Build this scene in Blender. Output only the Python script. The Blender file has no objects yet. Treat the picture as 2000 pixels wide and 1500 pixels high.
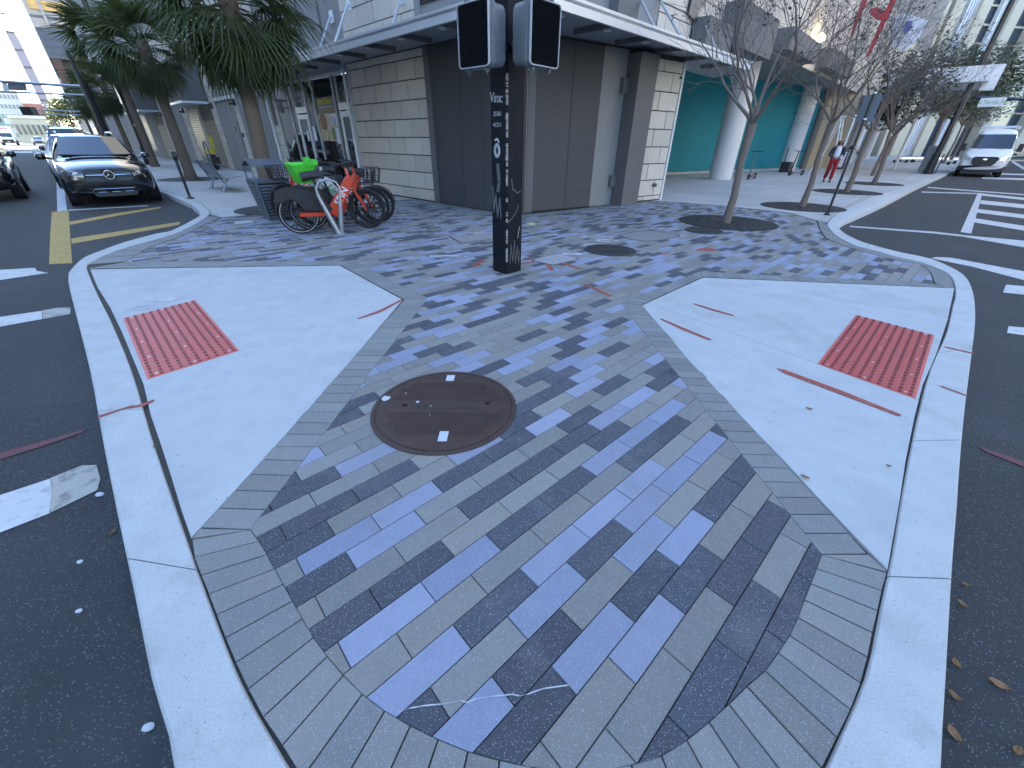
import bpy, bmesh, math, random
from mathutils import Vector, Matrix
random.seed(7)
V=Vector; rad=math.radians
# ------------------------------------------------------------------ camera, world, sun
FPX=774.8; PITCH=.548987; ROLL=.010848; CAMH=1.45
Fv=V((0,math.cos(PITCH),-math.sin(PITCH)))
_R=V((1,0,0)); _D=V((0,-math.sin(PITCH),-math.cos(PITCH)))
Rv=math.cos(ROLL)*_R-math.sin(ROLL)*_D; Dv=math.sin(ROLL)*_R+math.cos(ROLL)*_D
scene=bpy.context.scene
cd=bpy.data.cameras.new('camera'); cam=bpy.data.objects.new('camera',cd); scene.collection.objects.link(cam)
cd.sensor_fit='HORIZONTAL'; cd.sensor_width=36; cd.lens=FPX/2000*36; cd.clip_end=3000; cd.clip_start=.02
M=Matrix((( Rv.x,-Dv.x,-Fv.x,0),(Rv.y,-Dv.y,-Fv.y,0),(Rv.z,-Dv.z,-Fv.z,CAMH),(0,0,0,1)))
cam.matrix_world=M; scene.camera=cam
SUN_AZ=rad(175); SUN_EL=rad(35)          # compass direction (from +X, ccw) the sun stands in
sdir=V((math.cos(SUN_AZ)*math.cos(SUN_EL),math.sin(SUN_AZ)*math.cos(SUN_EL),math.sin(SUN_EL)))
w=bpy.data.worlds.new('World'); scene.world=w; w.use_nodes=True
nt=w.node_tree; bg=nt.nodes['Background']; sk=nt.nodes.new('ShaderNodeTexSky'); sk.sky_type='NISHITA'
sk.sun_disc=False; sk.sun_elevation=SUN_EL; sk.sun_rotation=math.pi/2-SUN_AZ
sk.air_density=1.0; sk.dust_density=0.3; sk.ozone_density=3.5
nt.links.new(sk.outputs[0],bg.inputs[0]); bg.inputs[1].default_value=.15
ld=bpy.data.lights.new('sun','SUN'); ld.energy=4.5; ld.angle=rad(.5); ld.color=(1,.93,.82)
lo=bpy.data.objects.new('sun',ld); scene.collection.objects.link(lo)
lo.rotation_euler=(-sdir).to_track_quat('-Z','Y').to_euler()
vs=scene.view_settings; vs.view_transform='Standard'; vs.look='None'; vs.gamma=1; vs.use_curve_mapping=False; vs.exposure=2.66

# ------------------------------------------------------------------ geometry helpers
def ray(x,y): return Rv*(x-1000)+Dv*(y-750)+Fv*FPX
def G(x,y,z=0.0):
    v=ray(x,y); return V((0,0,CAMH))+v*((z-CAMH)/v.z)
def onv(x,y,A,t):
    n=V((t.y,-t.x,0)); C=V((0,0,CAMH)); v=ray(x,y); return C+v*((A-C).dot(n)/v.dot(n))
def UV(u,v,z=0): return V(((u-v)/2**.5,(u+v)/2**.5,z))     # street axes: u along right street, v along left street
col=scene.collection
def mesh(name,vs_,fs,mats=None,mi=None,smooth=False,tints=None):
    me=bpy.data.meshes.new(name); me.from_pydata([tuple(v) for v in vs_],[],fs)
    for m in (mats or []): me.materials.append(m)
    if mi:
        for p,i in zip(me.polygons,mi): p.material_index=i
    if smooth:
        for p in me.polygons: p.use_smooth=True
    if tints is not None:
        ca=me.color_attributes.new('tint','FLOAT_COLOR','CORNER'); k=0
        for p,c in zip(me.polygons,tints):
            for _ in p.vertices:
                ca.data[k].color=(c[0],c[1],c[2],1); k+=1
    return me
def link(name,me,parent=None):
    o=bpy.data.objects.new(name,me); col.objects.link(o)
    if parent: o.parent=parent
    return o
def tag(o,label=None,cat=None,group=None,kind=None):
    if label:o['label']=label
    if cat:o['category']=cat
    if group:o['group']=group
    if kind:o['kind']=kind
    return o
def thing(name,label,cat,loc=(0,0,0),rz=0,group=None,kind=None):
    o=bpy.data.objects.new(name,None); col.objects.link(o); o.location=loc; o.rotation_euler=(0,0,rz); o.empty_display_size=.1
    return tag(o,label,cat,group,kind)
class MB:
    def __init__(s): s.v=[];s.f=[];s.m=[];s.t=[];s.tc=(1,1,1);s.mi=0
    def face(s,pts):
        b=len(s.v); s.v+=[tuple(p) for p in pts]; s.f.append(tuple(range(b,b+len(pts)))); s.m.append(s.mi); s.t.append(s.tc)
    def add(s,vs_,fs):
        b=len(s.v); s.v+=[tuple(p) for p in vs_]
        for f in fs: s.f.append(tuple(i+b for i in f)); s.m.append(s.mi); s.t.append(s.tc)
    def box(s,x0,x1,y0,y1,z0,z1,mat=None):
        vs_=[V((x,y,z)) for z in (z0,z1) for y in (y0,y1) for x in (x0,x1)]
        if mat: vs_=[mat@v for v in vs_]
        s.add(vs_,[(0,2,3,1),(4,5,7,6),(0,1,5,4),(2,6,7,3),(0,4,6,2),(1,3,7,5)])
    def bevbox(s,x0,x1,y0,y1,z0,z1,b,mat=None):
        # box with a chamfer on the +z side
        vs_=[]
        for (ins,z) in ((0,z0),(0,z1-b),(b,z1)):
            for (x,y) in ((x0+ins,y0+ins),(x1-ins,y0+ins),(x1-ins,y1-ins),(x0+ins,y1-ins)): vs_.append(V((x,y,z)))
        if mat: vs_=[mat@v for v in vs_]
        fs=[(8,9,10,11)]
        for k in range(2):
            for i in range(4): j=(i+1)%4; fs.append((k*4+i,k*4+j,k*4+4+j,k*4+4+i))
        s.add(vs_,fs)
    def tube(s,pts,rs,n=8,cap=True):
        pts=[V(p) for p in pts]
        if not hasattr(rs,'__len__'): rs=[rs]*len(pts)
        rings=[];prev=None
        for i,p in enumerate(pts):
            d=(pts[min(i+1,len(pts)-1)]-pts[max(i-1,0)])
            if d.length<1e-9:d=V((0,0,1))
            d.normalize()
            a=prev if prev is not None else (V((1,0,0)) if abs(d.x)<.8 else V((0,1,0)))
            a=(a-d*a.dot(d)); a.normalize(); prev=a; b=d.cross(a)
            rings.append([p+(a*math.cos(2*math.pi*k/n)+b*math.sin(2*math.pi*k/n))*rs[i] for k in range(n)])
        vs_=[v for r in rings for v in r]; fs=[]
        for i in range(len(pts)-1):
            for k in range(n): j=(k+1)%n; fs.append((i*n+k,i*n+j,(i+1)*n+j,(i+1)*n+k))
        if cap: fs.append(tuple(range(n-1,-1,-1))); fs.append(tuple((len(pts)-1)*n+k for k in range(n)))
        s.add(vs_,fs)
    def lathe(s,prof,n=20,c=(0,0,0),mat=None):
        vs_=[]
        for r,z in prof:
            for k in range(n):
                v=V((c[0]+r*math.cos(2*math.pi*k/n),c[1]+r*math.sin(2*math.pi*k/n),c[2]+z)); vs_.append(mat@v if mat else v)
        fs=[]
        for i in range(len(prof)-1):
            for k in range(n): j=(k+1)%n; fs.append((i*n+k,i*n+j,(i+1)*n+j,(i+1)*n+k))
        fs.append(tuple(range(n-1,-1,-1))); fs.append(tuple((len(prof)-1)*n+k for k in range(n)))
        s.add(vs_,fs)
    def prism(s,poly,z0,z1,mat=None):
        n=len(poly); vs_=[V((p[0],p[1],z0)) for p in poly]+[V((p[0],p[1],z1)) for p in poly]
        if mat: vs_=[mat@v for v in vs_]
        s.add(vs_,[tuple(range(n-1,-1,-1)),tuple(range(n,2*n))]+[(i,(i+1)%n,n+(i+1)%n,n+i) for i in range(n)])
    def build(s,name,mat,parent=None,smooth=False,tint=False,kind=None,loc=None):
        mats=mat if isinstance(mat,(list,tuple)) else [mat]
        me=mesh(name,s.v,s.f,mats,s.m if len(mats)>1 else None,smooth,s.t if tint else None)
        o=link(name,me,parent)
        if kind:o['kind']=kind
        if loc: o.location=loc
        return o
def smoothobj(o,ang=40):
    for p in o.data.polygons:p.use_smooth=True
    try: o.data.set_sharp_from_angle(angle=rad(ang))
    except Exception: pass
    return o
def area(p): return .5*sum(p[i][0]*p[(i+1)%len(p)][1]-p[(i+1)%len(p)][0]*p[i][1] for i in range(len(p)))
def ccw(p): return p if area(p)>0 else p[::-1]
def clip(subj,conv):
    """subject polygon (any) clipped by convex ccw polygon"""
    out=[(p[0],p[1]) for p in subj]
    n=len(conv)
    for i in range(n):
        a=conv[i];b=conv[(i+1)%n];ex=b[0]-a[0];ey=b[1]-a[1]
        inp=out;out=[]
        if not inp:break
        d=[ex*(q[1]-a[1])-ey*(q[0]-a[0]) for q in inp]
        for k in range(len(inp)):
            j=(k-1)%len(inp)
            if (d[k]>=0)!=(d[j]>=0):
                t=d[j]/(d[j]-d[k]); out.append((inp[j][0]+(inp[k][0]-inp[j][0])*t,inp[j][1]+(inp[k][1]-inp[j][1])*t))
            if d[k]>=0: out.append(inp[k])
    r=[]
    for q in out:
        if not r or math.hypot(q[0]-r[-1][0],q[1]-r[-1][1])>.0015: r.append(q)
    if len(r)>1 and math.hypot(r[0][0]-r[-1][0],r[0][1]-r[-1][1])<.0015:r.pop()
    return r if len(r)>2 and abs(area(r))>1e-4 else []
def slab(mb,poly,zt,zb,b=.003):
    """a stone/brick slab: top face, chamfer, sides"""
    poly=ccw(poly);n=len(poly)
    ins=[]; b=min(b,.05*math.sqrt(abs(area(poly))))
    odd=n!=4 or min(math.hypot(poly[i][0]-poly[i-1][0],poly[i][1]-poly[i-1][1]) for i in range(n))<.03
    if odd:
        cc=V((sum(q[0] for q in poly)/n,sum(q[1] for q in poly)/n))
        for q in poly:
            p=V(q[:2]);d=cc-p;ins.append(p+d.normalized()*min(b*1.3,d.length*.2))
    for i in range(n if not odd else 0):
        p=V((poly[i][0],poly[i][1]));a=V((poly[i-1][0],poly[i-1][1]));c=V((poly[(i+1)%n][0],poly[(i+1)%n][1]))
        e1=(p-a);e2=(c-p)
        if e1.length<1e-6 or e2.length<1e-6: ins.append(p);continue
        e1.normalize();e2.normalize()
        m=V((-e1.y,e1.x))+V((-e2.y,e2.x))
        if m.length<.3: m=V((-e1.y,e1.x))
        m.normalize(); k=max(.35,m.dot(V((-e1.y,e1.x))))
        ins.append(p+m*(b/k))
    vs_=[(q[0],q[1],zb) for q in poly]+[(q[0],q[1],zt-b*.7) for q in poly]+[(q.x,q.y,zt) for q in ins]
    fs=[tuple(2*n+i for i in range(n))]
    for k in range(2):
        for i in range(n): j=(i+1)%n; fs.append((k*n+i,k*n+j,(k+1)*n+j,(k+1)*n+i))
    mb.add(vs_,fs)
def text(s,size,name,mat,parent,M4,align='CENTER',extr=.0015,bold=False,sx=1.0):
    cu=bpy.data.curves.new(name,'FONT'); cu.body=s; cu.size=size; cu.extrude=extr; cu.align_x=align; cu.align_y='CENTER'; cu.resolution_u=2
    if bold: cu.offset=size*.018
    tmp=bpy.data.objects.new('tmp',cu); me=bpy.data.meshes.new_from_object(tmp); bpy.data.objects.remove(tmp)
    me.name=name; me.materials.clear(); me.materials.append(mat); me.transform(M4@Matrix.Diagonal((sx,1,1,1)))
    return link(name,me,parent)
def frame(o,x,y,z=None):
    """matrix from origin o and axes"""
    x=V(x).normalized();y=V(y);y=(y-x*y.dot(x)).normalized();z=x.cross(y)
    return Matrix(((x.x,y.x,z.x,o[0]),(x.y,y.y,z.y,o[1]),(x.z,y.z,z.z,o[2]),(0,0,0,1)))

# ------------------------------------------------------------------ materials
def srgb(h):
    r=[int(h[i:i+2],16)/255 for i in (0,2,4)]; return tuple(c/12.92 if c<=.04045 else ((c+.055)/1.055)**2.4 for c in r)
def mk(name,c,rough=.8,var=.12,scale=6.,fine=0.,fscale=180.,spec=.5,metal=0.,bump=0.,bscale=60.,tint=False,fleck=0.,fscl=260.,fcol=(.7,.72,.75),stain=0.,sscale=1.2,scol=None,coat=0.,objvar=0.,trans=0.,stretch=None,local=False):
    m=bpy.data.materials.new(name); m.use_nodes=True; N=m.node_tree.nodes; L=m.node_tree.links
    b=N['Principled BSDF']; b.inputs['Roughness'].default_value=rough; b.inputs['Metallic'].default_value=metal
    b.inputs['Specular IOR Level'].default_value=spec; b.inputs['Coat Weight'].default_value=coat
    if local:
        tc=N.new('ShaderNodeTexCoord'); pos=tc.outputs['Object']
    else:
        g=N.new('ShaderNodeNewGeometry'); pos=g.outputs['Position']
    if stretch:
        mp=N.new('ShaderNodeMapping'); mp.inputs['Scale'].default_value=stretch; L.new(pos,mp.inputs[0]); pos=mp.outputs[0]
    def noise(sc,det=3,ro=.6):
        n=N.new('ShaderNodeTexNoise'); n.inputs['Scale'].default_value=sc; n.inputs['Detail'].default_value=det; n.inputs['Roughness'].default_value=ro; L.new(pos,n.inputs['Vector']); return n.outputs[0]
    def mth(op,a,bb,cc=None,clampv=False):
        n=N.new('ShaderNodeMath'); n.operation=op; n.use_clamp=clampv
        for i,x in enumerate((a,bb,cc)):
            if x is None: continue
            if isinstance(x,(int,float)): n.inputs[i].default_value=x
            else: L.new(x,n.inputs[i])
        return n.outputs[0]
    def mixc(f,a,bb,mode='MIX'):
        n=N.new('ShaderNodeMix'); n.data_type='RGBA'; n.blend_type=mode
        for sock,x in ((n.inputs[0],f),(n.inputs[6],a),(n.inputs[7],bb)):
            if isinstance(x,(int,float)): sock.default_value=x
            elif isinstance(x,tuple): sock.default_value=(x[0],x[1],x[2],1)
            else: L.new(x,sock)
        return n.outputs[2]
    if tint:
        a=N.new('ShaderNodeAttribute'); a.attribute_name='tint'; c0=mixc(1.,tuple(c),a.outputs['Color'],'MULTIPLY')
    else: c0=tuple(c)
    v=mth('MULTIPLY_ADD',noise(scale,4),2*var,1-var)
    if fine: v=mth('MULTIPLY',v,mth('MULTIPLY_ADD',noise(fscale,2,.7),2*fine,1-fine))
    if objvar:
        oi=N.new('ShaderNodeObjectInfo'); v=mth('MULTIPLY',v,mth('MULTIPLY_ADD',oi.outputs['Random'],2*objvar,1-objvar))
    cc=N.new('ShaderNodeCombineColor')
    for i in range(3): L.new(v,cc.inputs[i])
    c1=mixc(1.,c0,cc.outputs[0],'MULTIPLY')
    if stain:
        f=mth('MULTIPLY',mth('SUBTRACT',noise(sscale,5,.65),.52),6.,None,True); f=mth('MULTIPLY',f,stain)
        c1=mixc(f,c1,scol or tuple(x*.5 for x in c))
    if fleck:
        vo=N.new('ShaderNodeTexVoronoi'); vo.inputs['Scale'].default_value=fscl; L.new(pos,vo.inputs['Vector'])
        sp=N.new('ShaderNodeSeparateColor'); L.new(vo.outputs['Color'],sp.inputs[0])
        f=mth('MULTIPLY',mth('GREATER_THAN',sp.outputs[0],1-fleck),mth('LESS_THAN',vo.outputs['Distance'],.42))
        c1=mixc(f,c1,fcol)
    L.new(c1,b.inputs['Base Color'])
    if bump:
        bp=N.new('ShaderNodeBump'); bp.inputs['Strength'].default_value=bump; bp.inputs['Distance'].default_value=.004; L.new(noise(bscale,4,.7),bp.inputs['Height']); L.new(bp.outputs[0],b.inputs['Normal'])
    if trans: b.inputs['Transmission Weight'].default_value=trans
    return m
m_asph=mk('asphalt',(.030,.032,.034),.9,.25,2.5,.6,170,bump=1.,bscale=120,fleck=.10,fscl=190,fcol=(.16,.16,.16),stain=.35,sscale=.7,scol=(.055,.056,.058),spec=.5)
m_conc=mk('ramp_concrete',(.43,.445,.44),.9,.16,5.,.14,150,bump=.5,bscale=220,stain=.55,sscale=1.3,scol=(.33,.345,.34),fleck=.006,fscl=70,fcol=(.25,.25,.24),spec=.3)
m_walk=mk('sidewalk_concrete',(.42,.42,.40),.9,.16,2.2,.08,140,bump=.25,bscale=200,stain=.3,sscale=.8,scol=(.33,.31,.29),objvar=.07,spec=.3)
m_kerb=mk('kerb_concrete',(.46,.475,.465),.92,.18,5.,.24,130,bump=.9,bscale=170,stain=.45,sscale=3.5,scol=(.33,.32,.29),fleck=.012,fscl=170,fcol=(.26,.26,.25),spec=.3)
m_dirt=mk('joint_dirt',(.055,.05,.043),.95,.4,30,.4,200,bump=.8,bscale=150)
m_paver=mk('paver',(1,1,1),.86,.10,14.,.30,330,bump=.55,bscale=330,tint=True,fleck=.07,fscl=420,fcol=(.50,.52,.56),stain=.35,sscale=2.2,scol=(.19,.19,.19),spec=.35)
def worn(name,c,holes=.5,sc=8,under=(.05,.05,.052)):
    m=mk(name,c,.8,.12,6,.12,150,stain=holes,sscale=sc,scol=under,bump=.3,bscale=120); return m
m_white=worn('white_road_paint',(.50,.51,.50),.35,14)
m_whiteold=worn('faded_road_paint',(.36,.35,.30),.85,9,(.08,.08,.08))
m_yellow=worn('yellow_road_paint',(.40,.27,.06),.5,10)
m_redspray=mk('red_spray_paint',(.30,.065,.045),.85,.4,60,stain=.5,sscale=30,scol=(.36,.27,.25))
m_whitespray=worn('white_chalk_paint',(.50,.50,.52),1.,40,(.3,.3,.3))
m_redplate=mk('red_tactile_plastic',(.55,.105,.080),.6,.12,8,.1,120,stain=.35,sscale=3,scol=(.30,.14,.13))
m_reddome=mk('dark_tactile_dome',(.20,.03,.03),.6,.2,20)  # domes coloured a darker red than the plate
m_steel=mk('bright_screw',(.7,.7,.7),.35,metal=.6)
m_rust=mk('rusted_iron',(.060,.036,.029),.62,.35,9,.3,90,bump=.6,bscale=90,metal=.25,stain=.6,sscale=2.5,scol=(.10,.05,.032))
m_iron=mk('dark_iron',(.045,.043,.042),.65,.3,9,.3,90,bump=.6,bscale=90,metal=.3)
m_grate=mk('black_tree_grate',(.012,.013,.014),.7,.2,12,bump=.6,bscale=60)
m_black=mk('black_paint',(.012,.014,.018),.32,.15,5,spec=.6,stain=.12,sscale=5,scol=(.05,.055,.06))
m_polepaint=mk('worn_black_pole_paint',(.010,.012,.016),.6,.2,4,spec=.12,stain=.35,sscale=3.2,scol=(.028,.032,.038),stretch=(3,3,.8))
m_chip=mk('chipped_primer',(.34,.30,.25),.8,.5,60)
m_graf=mk('pale_graffiti',(.50,.51,.53),.7,.3,40)
m_grafdark=mk('faint_graffiti',(.10,.105,.11),.7,.3,30)
m_gal=mk('grey_cast_metal',(.14,.15,.16),.55,.15,14,.1,100,metal=.2,stain=.4,sscale=12,scol=(.10,.10,.10),bump=.2)
m_lens=mk('black_signal_louvre',(.006,.006,.007),.5,.1,10)
m_block=mk('tan_stone_block',(.60,.535,.445),.85,.07,3,.08,120,objvar=.09,bump=.3,bscale=160,stain=.15,sscale=1.5,scol=(.33,.28,.22))
m_mortar=mk('mortar',(.07,.06,.052),.95,.1,10)
m_grey=mk('grey_stucco',(.25,.245,.235),.85,.06,2,.08,150,bump=.2)
m_greyd=mk('dark_grey_panel',(.135,.128,.122),.7,.05,2)
m_screen=mk('dark_mesh_screen',(.070,.068,.067),.7,.08,2,.5,260,stretch=(1,1,1.6),bump=.6,bscale=260)
m_door=mk('brown_steel_door',(.10,.085,.07),.6,.08,3)
m_alum=mk('pale_aluminium',(.62,.64,.66),.35,.04,4,metal=.45,spec=.6)
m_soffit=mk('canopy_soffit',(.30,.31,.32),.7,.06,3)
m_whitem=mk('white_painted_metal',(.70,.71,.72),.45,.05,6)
m_stucco=mk('white_stucco',(.68,.67,.65),.85,.05,3,.08,150,bump=.25)
m_teal=mk('teal_boarding',(.009,.215,.275),.75,.06,1.2)
m_cream=mk('cream_wall',(.44,.37,.24),.8,.08,2)
m_glass=mk('dark_glass',(.008,.010,.013),.04,.05,2,spec=.9)
m_trunkp=mk('palm_trunk_bark',(.16,.12,.085),.95,.25,14,.3,70,bump=1.,bscale=40,stretch=(1,1,4))
m_bark=mk('pale_tree_bark',(.175,.135,.11),.85,.25,10,.2,60,bump=.6,bscale=40,stain=.4,sscale=5,scol=(.10,.08,.065),local=True)
m_twig=mk('grey_brown_twig',(.15,.13,.115),.9,.25,8)
m_seed=mk('dark_seed_cluster',(.035,.032,.022),.9,.3,8)
def leafmat(name,c,tr=.25,var=.35):
    m=mk(name,c,.5,var,2.2,.15,30,objvar=.25,spec=.4); N=m.node_tree.nodes;L=m.node_tree.links
    b=N['Principled BSDF']; out=N['Material Output']; t=N.new('ShaderNodeBsdfTranslucent'); t.inputs[0].default_value=(c[0]*1.6,c[1]*1.7,c[2]*.8,1)
    mx=N.new('ShaderNodeMixShader'); mx.inputs[0].default_value=tr; L.new(b.outputs[0],mx.inputs[1]); L.new(t.outputs[0],mx.inputs[2]); L.new(mx.outputs[0],out.inputs[0]); return m
m_palm=leafmat('palm_leaf',(.060,.078,.030))
m_leaf=leafmat('evergreen_leaf',(.045,.055,.018))
m_dryleaf=mk('dry_brown_leaf',(.26,.14,.06),.8,.4,60)
m_tyre=mk('tyre_rubber',(.018,.018,.019),.8,.2,20)
m_carblack=mk('black_car_paint',(.008,.009,.012),.12,.02,2,spec=.7,coat=1.)
m_cargrey=mk('silver_car_paint',(.35,.36,.38),.25,.02,2,metal=.5,coat=.8)
m_carwhite=mk('white_car_paint',(.72,.73,.74),.3,.02,2,coat=.6)
m_carglass=mk('car_glass',(.012,.017,.024),.05,.03,2,spec=.9)
m_plast=mk('black_plastic',(.02,.02,.022),.55,.1,10)
m_chrome=mk('chrome',(.75,.76,.78),.12,.02,5,metal=1.)
m_lamp=mk('clear_headlamp',(.75,.78,.82),.08,.1,30,metal=.6,spec=.8)
m_orange=mk('orange_bike_paint',(.60,.055,.018),.38,.05,5,coat=.4)
m_lime=mk('lime_green_plastic',(.085,.62,.045),.45,.05,5)
m_wtext=mk('white_lettering',(.75,.75,.75),.6,.03,5)
m_gtext=mk('green_lettering',(.05,.40,.08),.6,.03,5)
m_ytext=mk('yellow_lettering',(.62,.55,.03),.6,.03,5)
m_slate=mk('slate_grey_coated_steel',(.115,.13,.15),.5,.08,8)
m_bench=mk('perforated_steel',(.30,.31,.31),.45,.08,20,metal=.5,fleck=.35,fscl=75,fcol=(.04,.04,.04),local=True)
m_gal2=mk('galvanised_steel',(.36,.38,.40),.38,.08,10,metal=.7)
m_yellowp=mk('yellow_plastic',(.62,.50,.02),.5,.05,8)
m_red=mk('red_cloth',(.50,.025,.04),.8,.08,8)
m_blue=mk('blue_cloth',(.10,.14,.42),.8,.1,8)
m_skin=mk('skin',(.30,.16,.10),.6,.05,20)
m_hair=mk('dark_hair',(.03,.02,.015),.6,.2,40)
m_navy=mk('navy_jacket',(.03,.035,.055),.85,.1,20)
m_whitec=mk('white_shirt',(.68,.70,.76),.85,.06,20)
m_redc=mk('dark_red_trousers',(.27,.012,.02),.85,.1,20)
m_soil=mk('dark_soil',(.03,.024,.018),.95,.3,30,bump=.8)
m_grnwhite=mk('green_street_sign',(.05,.34,.20),.6,.05,5)
# ================================================================== GROUND
ROADZ=-.12
def g2(*pts,z=0): return [tuple(G(x,y,z)[:2]) for x,y in pts]
mb=MB(); mb.face([V((-600,-500,ROADZ)),V((600,-500,ROADZ)),V((600,900,ROADZ)),V((-600,900,ROADZ))])
road=mb.build('road',m_asph,kind='structure')
# building reference lines
LA=G(961,413); tL=V((math.cos(rad(136.2)),math.sin(rad(136.2)),0)); nL=V((-math.sin(rad(136.2)),math.cos(rad(136.2)),0))
C0=LA-.8*tL
RA=G(1039,414); tR=V((math.cos(rad(34.5)),math.sin(rad(34.5)),0)); nR=V((math.sin(rad(34.5)),-math.cos(rad(34.5)),0))
if nL.dot(-LA)<0: nL=-nL
uR=V((math.cos(rad(45.5)),math.sin(rad(45.5)),0)); nU=V((uR.y,-uR.x,0))
def LS(s,d=0,z=0): return LA+tL*s+nL*d+V((0,0,z))
def RS(s,d=0,z=0): return RA+tR*s+nR*d+V((0,0,z))
def US(s,d=0,z=0): return C0+uR*s+nU*d+V((0,0,z))
# ---- kerb stations (outer, inner) around the corner
KL=[((332,1500),(565,1500)),((288,1320),(470,1332)),((255,1150),(406,1170)),((224,1000),(354,1025)),((195,850),(294,850)),((172,720),(255,720)),((148,620),(217,628)),((134,562),(189,572)),((131,541),(174,537)),((135,527),(169,519)),((160,504),(182,510)),((195,489),(216,493)),((243,472),(268,477)),((303,456),(336,458)),((333,450),(366,445)),((375,429),(394,430)),((389,420),(407,421)),((387,411),(409,412)),((375,402),(398,403)),((360,393),(383,394))]
KR=[((1848,1500),(1616,1496)),((1856,1320),(1692,1320)),((1862,1200),(1720,1190)),((1868,1080),(1744,1080)),((1874,1000),(1757,1000)),((1880,900),(1775,900)),((1888,800),(1795,805)),((1898,712),(1818,720)),((1906,640),(1849,650)),((1907,600),(1861,600)),((1902,568),(1867,570)),((1888,540),(1860,543)),((1860,522),(1842,529)),((1816,504),(1803,513)),((1760,492),(1750,501)),((1720,482),(1712,490)),((1680,470),(1670,479)),((1652,456),(1636,462)),((1641,446),(1620,447)),((1641,438),(1616,437)),((1652,430),(1622,428)),((1680,418),(1640,414)),((1730,396),(1685,392)),((1790,366),(1745,370))]
kl=[(G(*a),G(*b)) for a,b in KL]; kr=[(G(*a),G(*b)) for a,b in KR]
front=[(V((-.74,.10,0)),V((-.44,.25,0))),(V((-.42,-.10,0)),V((-.24,.16,0))),(V((0,-.20,0)),V((.05,.10,0))),(V((.48,-.15,0)),V((.40,.12,0))),(V((.90,.06,0)),V((.68,.22,0)))]
dl=UV(-.03,1).normalized(); dr_=UV(1,-.03).normalized()
for d in (6,14,24,38,60,90): kl.append((kl[19][0]+dl*d,kl[19][0]+dl*d+V((.12,.13,0))))
for d in (6,14,22,34,50,80): kr.append((kr[23][0]+dr_*d,kr[23][0]+dr_*d+V((-.12,.13,0))))
stations=kl[::-1]+front+kr
NLk=len(kl)
def catm(st,sub=3):
    out=[]
    for i in range(len(st)-1):
        for k in range(sub):
            t=k/sub; r=[]
            for w_ in (0,1):
                p0=st[max(i-1,0)][w_];p1=st[i][w_];p2=st[i+1][w_];p3=st[min(i+2,len(st)-1)][w_]
                r.append(.5*((2*p1)+(p2-p0)*t+(2*p0-5*p1+4*p2-p3)*t*t+(3*p1-p0-3*p2+p3)*t**3))
            out.append((r[0],r[1],i+t))
    out.append((st[-1][0],st[-1][1],len(st)-1)); return out
fine=catm(stations)
kerb=thing('kerb',None,None,kind='structure')
cuts=[NLk-1-x for x in (24,22,20.2,18,15.4,12.5,9.6,7.2,5.6,4.35,2.4)]+[NLk+2.4]+[NLk+5+x for x in (2.55,5.4,7.4,9.4,12.6,15.5,18.3,20.5,22,23,25,27)]
cuts=[-1]+cuts+[999]
for a,b in zip(cuts,cuts[1:]):
    seg=[f for f in fine if a<=f[2]<=b]
    if len(seg)<2: continue
    # extend to exact cut by including neighbours
    i0=fine.index(seg[0]); 
    if i0>0 and a>0:
        f0=fine[i0-1]; t=(a-f0[2])/(seg[0][2]-f0[2]) if seg[0][2]>f0[2] else 0; seg=[(f0[0].lerp(seg[0][0],t),f0[1].lerp(seg[0][1],t),a)]+seg
    i1=fine.index(seg[-1])
    if i1<len(fine)-1:
        f1=fine[i1+1]; t=(b-seg[-1][2])/(f1[2]-seg[-1][2]); seg=seg+[(seg[-1][0].lerp(f1[0],t),seg[-1][1].lerp(f1[1],t),b)]
    # pull the ends back for the joint
    for e,nb in ((0,1),(-1,-2)):
        p=seg[e];q=seg[nb];L_=(p[0]-q[0]).length
        if L_>.01: k=.004/L_; seg[e]=(p[0].lerp(q[0],k),p[1].lerp(q[1],k),p[2])
    vv=[];fs=[];n=7
    for o_,i_,_ in seg:
        d=(i_-o_); L_=d.length; d=d/L_
        for (s_,z_) in ((0,ROADZ-.02),(.004,-.022),(.010,-.009),(.024,-.001),(L_-.008,.001),(L_,-.006),(L_,-.05)): vv.append(o_+d*s_+V((0,0,z_)))
    for i in range(len(seg)-1):
        for k in range(n-1): fs.append((i*n+k,i*n+k+1,(i+1)*n+k+1,(i+1)*n+k))
    fs.append(tuple(range(n)));fs.append(tuple((len(seg)-1)*n+k for k in range(n))[::-1])
    smoothobj(link('kerb_stone',mesh('kerb_stone',vv,fs,[m_kerb]),kerb),35)
# ---- dirt bed under everything (seen in the joints only)
bed=[f[0].lerp(f[1],.5) for f in fine]
innerL=[f[1] for f in fine]
mb=MB(); far_l=LS(95,0); far_r=US(95,0)
mb.face([V((p.x,p.y,-.016)) for p in bed]+[V((far_r.x,far_r.y+30,-.016)),V((0,120,-.016)),V((far_l.x,far_l.y+30,-.016))])
mb.build('soil_bed',m_dirt,kind='structure')

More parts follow.
